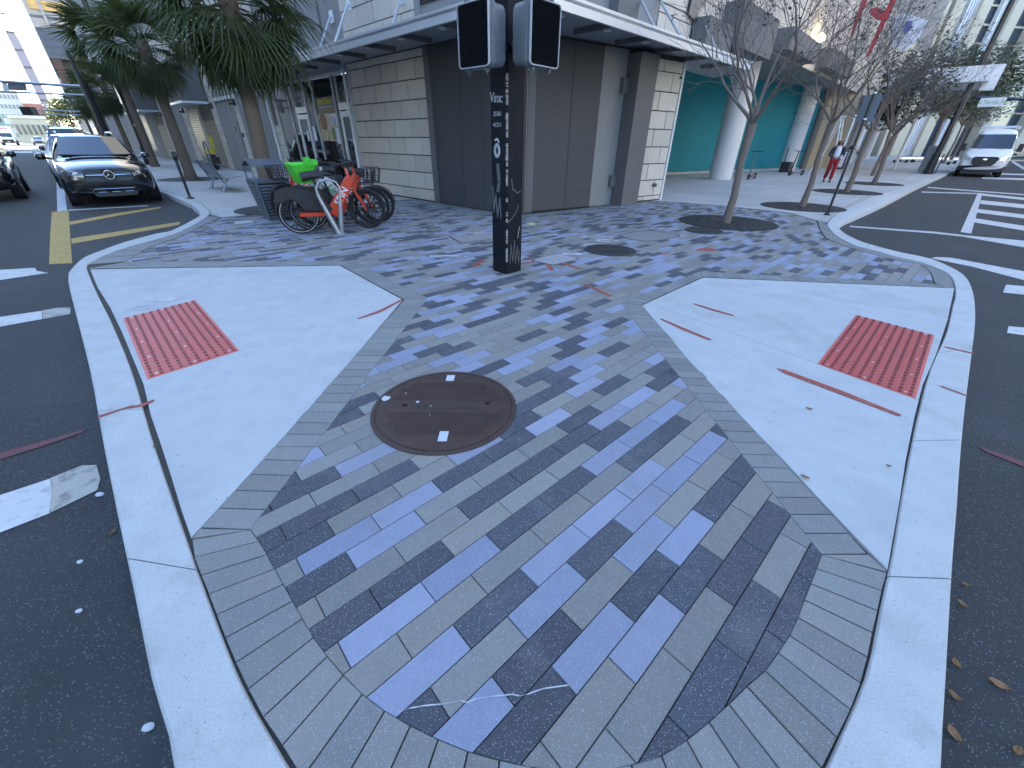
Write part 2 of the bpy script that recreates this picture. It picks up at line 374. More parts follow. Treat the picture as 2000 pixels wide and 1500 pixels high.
# ---- paver field
curveI=[(489,1034),(503,1051),(521,1082),(541,1119),(562,1155),(584,1196),(607,1236),(635,1276),(670,1317),(705,1353),(749,1386),(796,1414),(851,1441),(910,1465),(969,1482),(1034,1497),(1120,1506),(1200,1500),(1277,1483),(1329,1454),(1372,1420),(1418,1379),(1463,1335),(1496,1308),(1524,1268),(1544,1236),(1560,1200),(1576,1156),(1592,1118),(1604,1082)]
rightI=[(1212,592),(1366,530),(1824,554),(1816,530),(1796,516),(1750,508),(1700,495),(1650,481),(1612,466),(1600,448),(1594,432),(1545,417),(1492,411),(1405,402),(1330,396)]
leftI=[(742,394),(516,417),(432,426),(404,437),(350,463),(290,484),(245,511),(694,509),(834,584)]
wo=.26
fieldpoly=g2(*curveI)+g2(*rightI)+[tuple(RS(4.4,wo)[:2]),tuple((C0+(nL*.75+nR*.75).normalized()*.36)[:2]),tuple(LS(3.3,wo)[:2])]+g2(*leftI)
PC={'L':(.245,.266,.338),'D':(.070,.076,.089),'G':(.215,.212,.192),'B':(.208,.212,.198)}
def ptint(c,rnd=random):
    b=PC[c]; v=rnd.uniform(.86,1.12); w_=rnd.uniform(-.03,.03)
    return (b[0]*v*(1+w_),b[1]*v,b[2]*v*(1-w_))
known={-1: (0, 'DDDGG'), 0: (0, 'GGGDDG'), 1: (-1, 'GGLDGG'), 2: (0, 'DLDLDD'), 3: (-1, 'LDGLGGG'), 4: (0, 'GLDLLLD'), 5: (-1, 'LDLLLGG'), 6: (-1, 'GGGGGDDG'), 7: (-2, 'GLLDDLLL'), 8: (-1, 'DDGGGDG'), 9: (-2, 'GGGDDDL'), 10: (-1, 'DLGGGD'), 11: (-2, 'GLLDD'), 12: (-1, 'DGGL'), 13: (-2, 'DDDG'), 14: (-1, 'GGG'), 15: (-2, 'DDLG'), 16: (-1, 'DGG'), 17: (-1, 'LG')}
TH=rad(42.713); PIT=.106935; BL=.3215; U0=.2
ct,st_=math.cos(TH),math.sin(TH)
K0=-.405326
rp=random.Random(11)
pieces=[]
def fuv(u,v): return (u*ct-v*st_,u*st_+v*ct)
fu=[(p[0]*ct+p[1]*st_,-p[0]*st_+p[1]*ct) for p in fieldpoly]
vmin=min(p[1] for p in fu);vmax=max(p[1] for p in fu);umin=min(p[0] for p in fu);umax=max(p[0] for p in fu)
g_=.0016
fup=fu
for k in range(int(math.floor(vmin/PIT-1)),int(vmax/PIT)+3):
    v0=(k-K0)*PIT; v1=v0+PIT
    # edges of this row: k+.5 = v/PIT+K0+... (row k spans k..k+1)
    v0=(k-K0)*PIT; v1=(k+1-K0)*PIT
    off=U0+(k%2)*BL/2; lastc='G'
    for n in range(int((umin-off)/BL)-1,int((umax-off)/BL)+2):
        a=off+n*BL;b=a+BL
        rect=[(a+g_,v0+g_),(b-g_,v0+g_),(b-g_,v1-g_),(a+g_,v1-g_)]
        pl=clip(fup,rect)
        if not pl: continue
        c=None
        if k in known:
            i=n-known[k][0]
            if 0<=i<len(known[k][1]): c=known[k][1][i]
        if c is None:
            c=rp.choices('GDL',(.42,.27,.31))[0]
            if c==lastc and c!='G' and rp.random()<.6: c=rp.choices('GDL',(.5,.25,.25))[0]
        lastc=c
        if abs(area(pl))<3e-4: continue
        pieces.append(([fuv(*q) for q in pl],ptint(c,rp)))
def strip(outer,inner,n,cuts_in=None):
    """soldier course between two polylines; returns quads"""
    def res(pts,m):
        pts=[V(p) for p in pts];d=[0]
        for a,b in zip(pts,pts[1:]): d.append(d[-1]+(b-a).length)
        out=[]
        for i in range(m+1):
            t=d[-1]*i/m;j=0
            while j<len(d)-2 and d[j+1]<t:j+=1
            out.append(pts[j].lerp(pts[j+1],(t-d[j])/max(1e-9,d[j+1]-d[j])))
        return out
    if cuts_in: o_=[V(p) for p in outer];i_=[V(p) for p in inner]
    else: o_=res(outer,n);i_=res(inner,n)
    q=[]
    for k in range(len(o_)-1):
        a,b,c,d=o_[k],o_[k+1],i_[k+1],i_[k]
        L1=(b-a).length;L2=(c-d).length
        e1=min(.3,g_/max(L1,1e-4));e2=min(.3,g_/max(L2,1e-4))
        quad=[a.lerp(b,e1),a.lerp(b,1-e1),d.lerp(c,1-e2),d.lerp(c,e2)]
        m=sum(quad,V((0,0)))/4
        quad=[p+(m-p).normalized()*min(.002,(m-p).length*.3) for p in quad]
        if abs(area([tuple(p) for p in quad]))>2e-4: q.append([tuple(p) for p in quad])
    return q
def S2(*pts): return [V(p) for p in g2(*pts)]
borders=[]
# left lower strip: joints run level, inner y's from the paving
ys=[1034,996,961,930,901,876]
borders+=strip(S2((393,1030),(790,585)),S2((489,1034),(834,584)),27)
borders+=strip(S2((790,585),(665,517)),S2((834,584),(694,509)),17)
borders+=strip(S2((665,517),(172,524)),S2((694,509),(250,511)),31)
borders+=strip(S2((1694,1081),(1252,595)),S2((1604,1082),(1212,592)),29)
borders+=strip(S2((1252,595),(1372,540)),S2((1212,592),(1366,530)),15)
borders+=strip(S2((1372,540),(1866,562)),S2((1366,530),(1824,554)),29)
# rounded nose
nose_i=S2(*curveI)
no=[f for f in kl[:4][::-1]]
outerN=S2((374.7,1053),(379,1089),(396,1133),(411,1170),(427,1214),(445,1260),(464,1304),(486,1350),(513,1401),(548,1452),(577,1500))+[V((f[1].x,f[1].y+.02)) for f in front]+S2((1606,1500),(1634,1444),(1658,1396),(1678,1348),(1694,1292),(1704,1240),(1716,1188),(1726,1140),(1733,1118))
borders+=strip(outerN,nose_i,32)
# mitre pieces
borders.append([tuple(p) for p in S2((376,1051),(391,1033),(487,1035))])
borders.append([tuple(p) for p in S2((1606,1083),(1697,1083),(1733,1116))])
# band along the left kerb and the right kerb, and along the building
kfl=[f for f in fine if NLk-1-16.2<=f[2]<=NLk-1-9.3][::-1]
borders+=strip([V((f[1].x+.0,f[1].y))+V((.01,.01)) for f in kfl],S2((245,510),(290,483),(350,462),(404,436),(430,425)),34)
kfr=[f for f in fine if NLk+5+10<=f[2]<=NLk+5+19.3]
borders+=strip([V((f[1].x,f[1].y))+V((-.01,.01)) for f in kfr],S2((1826,552),(1818,530),(1798,515),(1750,507),(1700,494),(1650,480),(1614,465),(1602,448),(1597,431)),44)
borders+=strip([V(LS(3.3,.015)[:2]),V((C0+(nL+nR).normalized()*.02)[:2])],[V(LS(3.3,wo-.012)[:2]),V((C0+(nL*.75+nR*.75).normalized()*.345)[:2])],40)
borders+=strip([V((C0+(nL+nR).normalized()*.02)[:2]),V(RS(4.6,.015)[:2])],[V((C0+(nL*.75+nR*.75).normalized()*.345)[:2]),V(RS(4.4,wo-.012)[:2])],48)
for q in borders: pieces.append((q,ptint('B',rp)))
def scr(poly):
    x=sum(p[0] for p in poly)/len(poly);y=sum(p[1] for p in poly)/len(poly)
    p=V((x,y,0))-V((0,0,CAMH)); w_=p.dot(Fv); 
    if w_<.1: return 0
    X=1000+FPX*p.dot(Rv)/w_; Y=750+FPX*p.dot(Dv)/w_
    if X<-40 or X>2040 or Y>1560: return 0
    return abs(area(poly))*CAMH*FPX**2/w_**3
pieces.sort(key=lambda t:-scr(t[0]))
pav=thing('paved_corner',None,None,kind='structure')
for i,(q,t) in enumerate(pieces[:300]):
    mb=MB();mb.tc=t; slab(mb,q,rp.uniform(-.0012,.0012),-.014,.0024); mb.build('paver',m_paver,pav,tint=True)
mb=MB()
for q,t in pieces[300:]:
    mb.tc=t; slab(mb,q,rp.uniform(-.001,.001),-.012,.0025)
mb.build('far_pavers',m_paver,pav,tint=True,kind='stuff')

# ---- concrete ramps, cut into panels
def halfcut(poly,a,b,gap=.003):
    """split a polygon by line a-b (both sides)"""
    a=V(a);b=V(b);d=(b-a).normalized();n=V((-d.y,d.x));r=[]
    for s in (1,-1):
        o=a+n*gap*s; A=o-d*50;B=o+d*50
        if s<0:A,B=B,A
        q=clip(poly,[tuple(A),tuple(B),tuple(B+n*s*80),tuple(A+n*s*80)])
        if q:r.append(q)
    return r
def ramp(name,polypx,cutspx):
    root=thing(name,None,None,kind='structure')
    ps=[ccw(g2(*polypx))]
    for a,b in cutspx:
        nx=[]
        for p in ps: nx+=halfcut(p,*g2(a,b))
        ps=nx
    for p in ps:
        mb=MB();slab(mb,p,0,-.05,.004);mb.build('concrete_panel',m_conc,root)
    return root
rampL=ramp('left_kerb_ramp',[(176,526),(190,560),(215,600),(238,648),(262,706),(280,750),(294,810),(312,862),(334,930),(354,996),(373,1050),(500,913),(640,757),(786,585),(664,518.5)],[((240,622),(640,512)),((288,740),(790,582))])
rampR=ramp('right_kerb_ramp',[(1254,596),(1373,542),(1864,563),(1851,624),(1830,688),(1802,752),(1786,816),(1769,900),(1757,980),(1734,1112),(1660,1037),(1600,974),(1534,902),(1456,822),(1352,711)],[((1672,615),(1372,540)),((1825,655),(1672,615)),((1788,778),(1597,710))][:1]+[((1788,778),(1480,668))])
# ---- sidewalk slabs
def sidewalk(name,region,ang,org,w,l,nmax=170):
    root=thing(name,None,None,kind='structure')
    c_,s_=math.cos(ang),math.sin(ang)
    rg=[((p[0]-org[0])*c_+(p[1]-org[1])*s_,-(p[0]-org[0])*s_+(p[1]-org[1])*c_) for p in region]
    u0=min(p[0] for p in rg);u1=max(p[0] for p in rg);v0=min(p[1] for p in rg);v1=max(p[1] for p in rg)
    out=[]
    for i in range(int(u0//l),int(u1//l)+1):
        for j in range(int(v0//w),int(v1//w)+1):
            g=.009;q=clip(rg,[(i*l+g,j*w+g),((i+1)*l-g,j*w+g),((i+1)*l-g,(j+1)*w-g),(i*l+g,(j+1)*w-g)])
            if q and abs(area(q))>.004: out.append([(x*c_-y*s_+org[0],x*s_+y*c_+org[1]) for x,y in q])
    out.sort(key=lambda q:-scr(q)); mb2=MB()
    for k,q in enumerate(out):
        if k<nmax and scr(q)>90: mb=MB();slab(mb,q,0,-.05,.004);mb.build('sidewalk_slab',m_walk,root)
        else: slab(mb2,q,0,-.05,.004)
    if mb2.f: mb2.build('far_slabs',m_walk,root,kind='stuff')
    return root
fl=[f for f in fine if f[2]<=NLk-1-16.2]
swl=[(f[1].x+.01,f[1].y+.01) for f in fl]+g2((432,424),(516,415.5),(742,392.5))+[tuple(LS(3.35,.02)[:2]),tuple(LS(90,.02)[:2])]
sidewalk('left_sidewalk',swl,rad(135.9),tuple(G(432,424)[:2]),1.5,1.5)
fr=[f for f in fine if f[2]>=NLk+5+19.2]
sr_=[(f[1].x-.01,f[1].y+.01) for f in fr]
swr=[tuple(RS(4.45,.02)[:2])]+g2((1330,394.5),(1405,400.5),(1492,409.5),(1545,415.5),(1594,430))+sr_+[tuple(US(90,2)[:2]),tuple(US(70,-13)[:2]),tuple(US(22,-13)[:2]),tuple(US(2,-6)[:2]),tuple(RS(1.0,-.6)[:2]),tuple(RS(4.45,-.6)[:2])]
sidewalk('right_sidewalk',swr,rad(45.5),tuple(G(1594,430)[:2]),1.5,1.5)
# ---- road markings (real sheets lying on the asphalt)
def paint(pts,m,name='painted_line',z=ROADZ+.004,parent=None):
    mb=MB();P_=[G(x,y,z) for x,y in pts]
    if area([(p.x,p.y) for p in P_])<0:P_=P_[::-1]
    mb.face(P_);return mb.build(name,m,parent or road)
def ext(a,b,k): return (a[0]+(b[0]-a[0])*k,a[1]+(b[1]-a[1])*k)
paint([(-120,1012),(0,967),(97,935),(104,945),(95,1003),(0,1040),(-120,1086)],m_white)
paint([(97,934),(160,909),(188,908),(196,935),(190,957),(95,1003),(101,960)],m_whiteold)
paint([(-100,632),(0,619),(82,607),(83,623),(0,638),(-100,652)],m_white)
paint([(83,606),(112,601),(138,600),(137,613),(84,623)],m_whiteold)
paint([(-100,534),(0,527),(68,523),(72,529),(95,533),(60,538),(0,547),(-100,558)],m_white)
paint([(101,414),(134,411),(137,460),(141,514),(96,516),(98,460)],m_yellow)
paint([(136,433),(230,416),(312,404),(316,406),(232,421),(137,439)],m_yellow)
paint([(139,466),(250,449),(352,433),(350,439),(250,457),(140,476)],m_yellow)
paint([(112,413),(131,411),(123,347),(114,305),(109,305),(110,347)],m_white)
paint([(134,409.5),(290,401),(290,402.5),(134,411.5)],m_white)
paint([(2080,477),(2000,470),(1900,461),(1825,452.5),(1660,441),(1660,443.2),(1825,456),(1880,462),(2000,483),(2080,494)],m_white)
paint([(1910,377),(1919,377),(1897,456),(1876,453)],m_white)
for a,b,c_,d in (((1919,378),(2090,395),(2090,400),(1918,382)),((1916,391),(2090,408),(2090,416),(1914,398)),((1909,408),(2090,430),(2090,438),(1907,415)),((1903,426),(2090,455),(2090,465),(1901,434)),((1812,365),(2090,386),(2090,388),(1812,367)),((1800,374),(1912,377),(1912,379),(1800,376))):
    paint([a,b,c_,d],m_white,z=ROADZ+.0045)
paint([(1817,504),(1830,502),(1856,503),(2000,530),(2090,548),(2090,568),(2000,547),(1900,521)],m_white)
paint([(1965,556),(2090,566),(2090,585),(1959,571)],m_white)
paint([(1970,637),(2090,648),(2090,668),(1967,650)],m_white)
paint([(1918,346),(2060,350),(2060,354),(1918,349)],m_white,z=ROADZ+.005)
paint([(1935,338),(2060,341),(2060,344),(1935,340.5)],m_white,z=ROADZ+.005)
paint([(1975,316),(1980,315),(2010,332),(2000,332)],m_white,z=ROADZ+.0055)
for a in (286,296): paint([(-80,a),(103,a-.6),(103,a+2.2),(-80,a+3)],m_white,z=ROADZ+.0045)  # sunlit band at the far crossing, put in as white crosswalk bars
m_redroad=worn('faded_red_road_paint',(.13,.04,.045),.75,16)
paint([(0,884),(90,860),(165,838),(160,845),(80,872),(0,897)],m_redroad,z=ROADZ+.005)
paint([(1912,871),(2010,905),(2090,935),(2090,950),(2000,912),(1925,882)],m_redroad,z=ROADZ+.005)
# red utility marks on concrete, kerb and pavers
for pts,par in (([(697,622),(740,606),(785,584),(785,587),(742,610),(700,623)],rampL),([(232,799),(262,793),(300,780),(302,783),(280,793),(262,796)],kerb),([(190,812),(232,799),(262,790),(262,792),(232,802),(191,816)],kerb),
  ([(1355,592),(1392,603),(1433,615),(1432,617),(1390,606),(1355,594)],rampR),([(1290,621),(1340,642),(1391,663),(1384,664),(1336,645),(1291,624)],rampR),([(1516,719),(1530,721),(1640,761),(1762,810),(1756,813),(1636,768),(1530,728)],rampR),
  ([(1845,676),(1872,682),(1903,689),(1903,691),(1870,684),(1845,678)],kerb),([(1836,752),(1890,772),(1890,774),(1838,755)],kerb),
  ([(922,519),(940,507),(946,508),(928,522)],pav),([(1140,556),(1145,554),(1195,577),(1192,580)],pav),([(1063,512),(1070,512),(1083,527),(1075,529)],pav),([(1020,500),(1034,504),(1052,509),(1052,510.5),(1034,506)],pav),([(1016,514),(1048,509),(1048,511),(1016,516)],pav),([(1068,507),(1100,512),(1135,524),(1133,526),(1098,515)],pav),
  ([(1358,487),(1378,483),(1400,487),(1396,490),(1362,490)],pav),([(1290,495),(1308,491),(1308,493),(1294,497)],pav)):
    paint(pts,m_redspray,'red_spray_mark',.0035,par)
# the looped chalk marks
rc=random.Random(3)
for (x,y,sx) in ((1185,470,26),(1160,478,22),(1160,463,30),(1305,447,26),(870,500,32),(935,455,18),(285,600,34),(320,585,30),(1120,495,20)):
    mb=MB(); c=G(x,y,.004); s=(G(x+sx,y,.004)-G(x-sx,y,.004)).length/2
    for k in range(4):
        pts=[]; ph=rc.uniform(0,6); ax=s*rc.uniform(.5,1);ay=s*rc.uniform(.15,.4);cx=rc.uniform(-.3,.3)*s;cy=rc.uniform(-.3,.3)*s
        for i in range(15): a=ph+i*.38; pts.append(c+V((cx+ax*math.cos(a)+.02*math.sin(7*a),cy+ay*math.sin(a),0)))
        for a,b in zip(pts,pts[1:]):
            d=(b-a);n=V((-d.y,d.x,0)).normalized()*.011; mb.face([a-n,b-n,b+n,a+n])
    z=.0036
    for i,v in enumerate(mb.v): mb.v[i]=(v[0],v[1],z+.00002*(i%40))
    mb.build('chalk_mark',m_whitespray,rampL if x<400 else pav)
# white scratch on the near pavers
mb=MB();pp=[G(*p,.0032) for p in ((776,1391),(800,1383),(830,1378),(862,1375),(900,1368),(912,1372),(930,1364),(960,1360),(1000,1356),(1014,1359),(1030,1356),(1060,1345),(1110,1338))]
for i,(a,b) in enumerate(zip(pp,pp[1:])):
    d=(b-a);n=V((-d.y,d.x,0)).normalized()*(.0018 if i%3 else .0006); mb.face([a-n,b-n,b+n,a+n])
mb.build('scratch',m_whitespray,pav)

# ---- tactile plates
def plate(A,B,C,D,label):
    """A-B short side, B-C long side (pixel corners)"""
    a,b,c,d=[G(*p,.004) for p in (A,B,C,D)]
    root=thing('tactile_plate',label,'tactile plate',tuple((a+b+c+d)/4)[:2]+(0,),group='red tactile plates')
    o=root.location.copy(); root.location=o
    def pt(s,t,z): p=a.lerp(b,s).lerp(d.lerp(c,s),t); return V((p.x-o.x,p.y-o.y,z))
    mb=MB(); vs_=[pt(s,t,z) for z in (-.01,.004) for s,t in ((0,0),(1,0),(1,1),(0,1))]
    mb.add(vs_,[(4,5,6,7) if area([(v.x,v.y) for v in vs_[:4]])>0 else (7,6,5,4),(0,1,5,4),(1,2,6,5),(2,3,7,6),(3,0,4,7)]); mb.build('base',m_redplate,root)
    mr=MB();md=MB();NB=10
    for i in range(NB):
        s0=(i+.5)/NB
        for j in range(24):
            t=(j+.5)/24; ws=.19/NB; wt=.27/24
            q=[pt(s0-ws,t-wt,.004),pt(s0+ws,t-wt,.004),pt(s0+ws,t+wt,.004),pt(s0-ws,t+wt,.004)]
            top=[V((p.x,p.y,.0125)) for p in [q[k].lerp(q[(k+2)%4],.12) for k in range(4)]]
            md.add(q+top,[(4,5,6,7),(0,1,5,4),(1,2,6,5),(2,3,7,6),(3,0,4,7)])
        if i<NB-1:
            for ds in (.36,.5,.64):
                s1=(i+.5+ds)/NB; ws=.045/NB
                q=[pt(s1-ws,.01,.004),pt(s1+ws,.01,.004),pt(s1+ws,.99,.004),pt(s1-ws,.99,.004)]
                top=[V((p.x,p.y,.0085)) for p in q]; mr.add(q+top,[(4,5,6,7),(0,1,5,4),(1,2,6,5),(2,3,7,6),(3,0,4,7)])
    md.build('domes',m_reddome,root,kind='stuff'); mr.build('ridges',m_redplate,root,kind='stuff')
    for s in (.1,.5,.9):
        for t in (.03,.27,.5,.74,.97):
            mb=MB();p=pt(s,t,.004);mb.lathe([(.010,0),(.009,.004),(.004,.005)],8,p);mb.build('screw',m_steel,root)
plate((240,622),(382,586),(467,684),(288,740),'red ribbed tactile plate in the left concrete ramp, chalk scribble at its edge')
plate((1672,615),(1825,655),(1788,778),(1597,710),'red ribbed tactile plate in the right concrete ramp beside the long red stroke')

# ---- manholes and covers
def cover_lathe(name,cx,cy,r,m,label,cat,group=None,letters=None,stick=False):
    c=G(cx,cy);root=thing(name,label,cat,(c.x,c.y,0),0,group)
    mb=MB();mb.lathe([(r,-.01),(r,.005),(r-.006,.008),(r*.945,.008),(r*.94,.004)],56);mb.build('frame',m,root,smooth=False)
    mb=MB();mb.lathe([(r*.925,.002),(r*.925,.0075),(r*.92,.009)],56);mb.build('lid',m,root)
    mt=MB();k=.03 if r>.4 else .045
    rr=r*.80;n=int(rr/k*1.3)
    for i in range(-n,n+1):
        for j in range(-n,n+1):
            x=i*k*.8+(j%2)*k*.4;y=j*k*.62
            if math.hypot(x,y)<rr and not (abs(y)<r*.13): 
                a=.4 if (i+j)%2 else -.4; M4=Matrix.Translation((x,y,.009))@Matrix.Rotation(a,4,'Z'); mt.box(-k*.28,k*.28,-k*.09,k*.09,0,.0028,M4)
    mt.build('raised_tread',m,root,kind='stuff')
    return root,c
mh,c=cover_lathe('manhole_cover',869,796,.455,m_rust,'large rusty round manhole cover in the near pavers, paint blobs on it','manhole cover')
m_hole=mk('black_hole',(.003,.003,.003),1)
m_paper=mk('grey_white_sticker',(.48,.50,.52),.8,.2,60)
for x,y in ((791,794),(952,790)):
    p=G(x,y)-c; mb=MB(); mb.lathe([(.018,.0092),(.018,.0098)],14,(p.x,p.y,0)); mb.build('lift_hole',m_hole,mh)
for (x,y,w_,h_) in ((866,855,.026,.045),(880,741,.028,.04)):
    p=G(x,y)-c; mb=MB(); mb.box(p.x-w_,p.x+w_,p.y-h_,p.y+h_,.0115,.0122); mb.build('sticker',m_paper,mh)
rb=random.Random(5);mb=MB()
for (x,y,s) in ((754,781,.032),(816,788,.013),(842,796,.007),(793,771,.007),(840,813,.005)):
    p=G(x,y)-c; n=9; mb.face([V((p.x+s*rb.uniform(.6,1.1)*math.cos(6.283*i/n),p.y+s*rb.uniform(.6,1.1)*math.sin(6.283*i/n),.0123+.0001*rb.random())) for i in range(n)])
mb.build('paint_blobs',m_paper,mh)
text('FRONTIER',.062,'lettering',m_iron,mh,frame(V((.0,.0,.0095)),(-1,0,0),(0,-1,0)),extr=.0012,sx=1.3)
for ph,s in ((90,'SANITARY SEWER'),(-90,'TAMPA FLORIDA')):
    pass
# rim lettering as on the cover, worn
for k,chx in enumerate('MADE IN USA'):
    a=rad(112-k*4.4); text(chx,.036,'lettering',m_iron,mh,frame(V((.385*math.cos(a),.385*math.sin(a),.0092)),(math.sin(a),-math.cos(a),0),(math.cos(a),math.sin(a),0)),extr=.001)
mh2,c2=cover_lathe('manhole_cover',1191,488.5,.40,m_iron,'dark round manhole cover to the right of the black pole','manhole cover')
mh3,c3=cover_lathe('manhole_cover',1374,450.5,.36,m_iron,'dark oval looking manhole cover touching the nearest tree grate','manhole cover')
def flatcover(name,px,m,label,cat,z=.006):
    p=ccw(g2(*px));cx=sum(q[0] for q in p)/len(p);cy=sum(q[1] for q in p)/len(p)
    root=thing(name,label,cat,(cx,cy,0))
    q=[(a-cx,b-cy) for a,b in p]; mb=MB();slab(mb,q,z,-.01,.004);mb.build('lid',m,root)
    q2=[(a*1.07,b*1.07) for a,b in q]; mb=MB();slab(mb,q2,z-.003,-.01,.002);mb.build('frame',m_iron,root)
    return root
flatcover('utility_cover',[(1208,460),(1240,453),(1275,451),(1318,457),(1326,462),(1290,469),(1262,471),(1235,468)],mk('grey_cover',(.21,.21,.20),.85,.1,6),'flat grey rounded utility cover between two dark manholes','utility cover')
flatcover('utility_cover',[(1041,509),(1052,504),(1090,496),(1098,497),(1128,505),(1122,508),(1088,516),(1078,517)],mk('white_dusted_cover',(.30,.30,.31),.85,.2,20),'small box cover with white paint and red strokes by the black pole','utility cover')
flatcover('utility_cover',[(1024,438),(1036,434.5),(1050,437),(1040,441)],mk('yellow_white_cover',(.45,.43,.25),.85,.2,20),'small yellow and white cover behind the black pole','utility cover')
flatcover('utility_cover',[(880,462),(965,455),(970,466),(900,474)],mk('pale_concrete_cover',(.25,.24,.225),.85,.2,20),'long pale cover in the pavers left of the black pole','utility cover')
flatcover('utility_cover',[(455,433),(492,430),(497,435),(462,438.5)],mk('light_cover',(.40,.39,.37),.85,.1,6),'small rectangular cover in front of the slatted litter bin','utility cover')
# tree grates
def grate(c,r,label,group,hole=.16,sy=1.0,straight=False):
    root=thing('tree_grate',label,'tree grate',(c.x,c.y,0),0,group)
    mb=MB();mb.lathe([(r,-.01),(r,.008),(r-.01,.012),(hole+.02,.012),(hole,.005),(hole,-.01)],48);mb.build('plate',m_grate,root)
    ms=MB()
    for ring in range(3):
        ri=hole+.10+ring*(r-hole-.2)/3; 
        for k in range(24):
            a=2*math.pi*k/24; M4=Matrix.Rotation(a,4,'Z')@Matrix.Translation((ri+.08,0,.0122)); ms.box(-.07,.07,-.008,.008,0,.0016,M4)
    ms.build('ribs',m_black,root,kind='stuff')
    mb=MB();mb.lathe([(hole,.0),(hole*.5,.015),(.02,.02)],16);mb.build('soil',m_soil,root)
    return root
# ---- litter: leaves and stones at the kerb
def leaf(x,y,s,a,z,label):
    c=G(x,y,z); mb=MB(); n=5; P1=[];P2=[]
    for i in range(n+1):
        t=i/n; w_=s*.28*math.sin(math.pi*t)**.8; zz=.004+.012*abs(t-.5)
        P1.append(V((s*(t-.5),w_,zz+.006)));P2.append(V((s*(t-.5),-w_,zz+.006)))
    mid=[V((s*(i/n-.5),0,.003+.012*abs(i/n-.5))) for i in range(n+1)]
    mb.add(P1+mid+P2,[(i,i+1,n+2+i,n+1+i) for i in range(n)]+[(n+1+i,n+2+i,2*n+3+i,2*n+2+i) for i in range(n)])
    o=mb.build('fallen_leaf',m_dryleaf); o.location=c; o.rotation_euler=(0,0,a); tag(o,label,'leaf',group='fallen leaves')
for x,y,s,a,z,l in ((1571,934,.055,2.4,0,'curled brown leaf on the right ramp near its lower edge'),(1947,1338,.075,2.5,ROADZ,'reddish leaf lying on asphalt at the far lower right'),(1983,1468,.05,.5,ROADZ,'tan leaf cut by the lower right corner'),(1877,1182,.05,1.9,ROADZ,'pale leaf at the right kerb foot, topmost of that row'),(1865,1298,.055,1.4,ROADZ,'cream leaf against the right kerb, middle of the row'),(1862,1362,.055,1.9,ROADZ,'olive leaf against the right kerb below the cream one'),(1860,1435,.07,1.5,ROADZ,'large brown leaf wedged at the right kerb foot, lowest of the row'),(222,1042,.045,1.7,ROADZ,'small brown leaf on asphalt beside the left kerb'),(1579,800,.05,2.5,0,'thin pale leaf on the right ramp below the long red stroke'),(1734,912,.03,2.6,0,'tiny brown leaf on the right ramp near the kerb gap'),(1885,1145,.04,2.6,ROADZ,'small leaf in the right gutter above the pale one'),(303,875,.035,2.2,0,'small pale leaf in the left kerb gap')):
    leaf(x,y,s*.72,a,z,l)
for x,y,s,l in ((291,1421,.016,'white rounded pebble beside the lower left kerb'),(196,967,.018,'flat grey stone at the left kerb by the faded stripe'),(157,1098,.011,'small white shard on asphalt above the other shard'),(155,1194,.011,'small white shard on asphalt below the other shard')):
    c=G(x,y,ROADZ);bm=bmesh.new();bmesh.ops.create_icosphere(bm,subdivisions=2,radius=s)
    for v in bm.verts:v.co=V((v.co.x*1.2,v.co.y*.8,v.co.z*.5+s*.3))*random.uniform(.92,1.08)
    me=bpy.data.meshes.new('pebble');bm.to_mesh(me);bm.free();me.materials.append(m_paper);o=link('pebble',me);o.location=c;tag(o,l,'pebble')
# ================================================================== BUILDINGS
def plane_m(P0,t,n):
    """local x along t, local y up, local z outward"""
    return Matrix(((t.x,0,n.x,P0.x),(t.y,0,n.y,P0.y),(0,1,0,P0.z),(0,0,0,1)))
ML=plane_m(LA,-tL,nL) if False else plane_m(LA,tL,nL)
class Fac:
    def __init__(s,O,t,n,root): s.M=plane_m(O,t,n);s.root=root;s.count=0
    def box(s,name,m,s0,s1,z0,z1,d0,d1,bev=0,parent=None,kind=None):
        mb=MB()
        if bev: mb.bevbox(s0,s1,z0,z1,d0,d1,bev,s.M)
        else: mb.box(s0,s1,z0,z1,d0,d1,s.M)
        fixn(mb); return mb.build(name,m,parent or s.root,kind=kind)
    def blocks(s,s0,s1,z0,z1,h=.405,l=.80,d0=0.004,d1=.03,jt=.011,off=0,single=300,m=None,first=None):
        z=z0;r=0;mbs=MB();hh=first or h
        while z<z1-.02:
            zt=min(z+hh,z1);x=s0-((off+(r%2)*.5)%1)*l
            while x<s1-.01:
                a=max(x,s0);b=min(x+l,s1)
                if b-a>.03:
                    if s.count<single:
                        mb=MB();mb.bevbox(a+jt,b-jt,z+jt,zt-jt,d0,d1+random.uniform(-.002,.002),.006,s.M);fixn(mb);mb.build('stone_block',m or m_block,s.root);s.count+=1
                    else: mbs.bevbox(a+jt,b-jt,z+jt,zt-jt,d0,d1,.006,s.M)
                x+=l
            z=zt;r+=1;hh=h
        if mbs.f: fixn(mbs);mbs.build('far_stone_blocks',m or m_block,s.root,kind='stuff')
def fixn(mb):
    """flip faces if the frame was left-handed (checked with the first closed volume)"""
    vol=0
    for f in mb.f:
        a=V(mb.v[f[0]])
        for i in range(1,len(f)-1): vol+=a.dot(V(mb.v[f[i]]).cross(V(mb.v[f[i+1]])))
    if vol<0: mb.f=[f[::-1] for f in mb.f]
cb=thing('corner_building','tan stone block corner building with white edged canopy, dark mesh screens and a glass shopfront','building',(C0.x,C0.y,0))
cbo=cb.location.copy(); cb.location=(0,0,0)
FL=Fac(LA,tL,nL,cb); FR=Fac(RA,tR,nR,cb); FU=Fac(C0,uR,nU,cb)
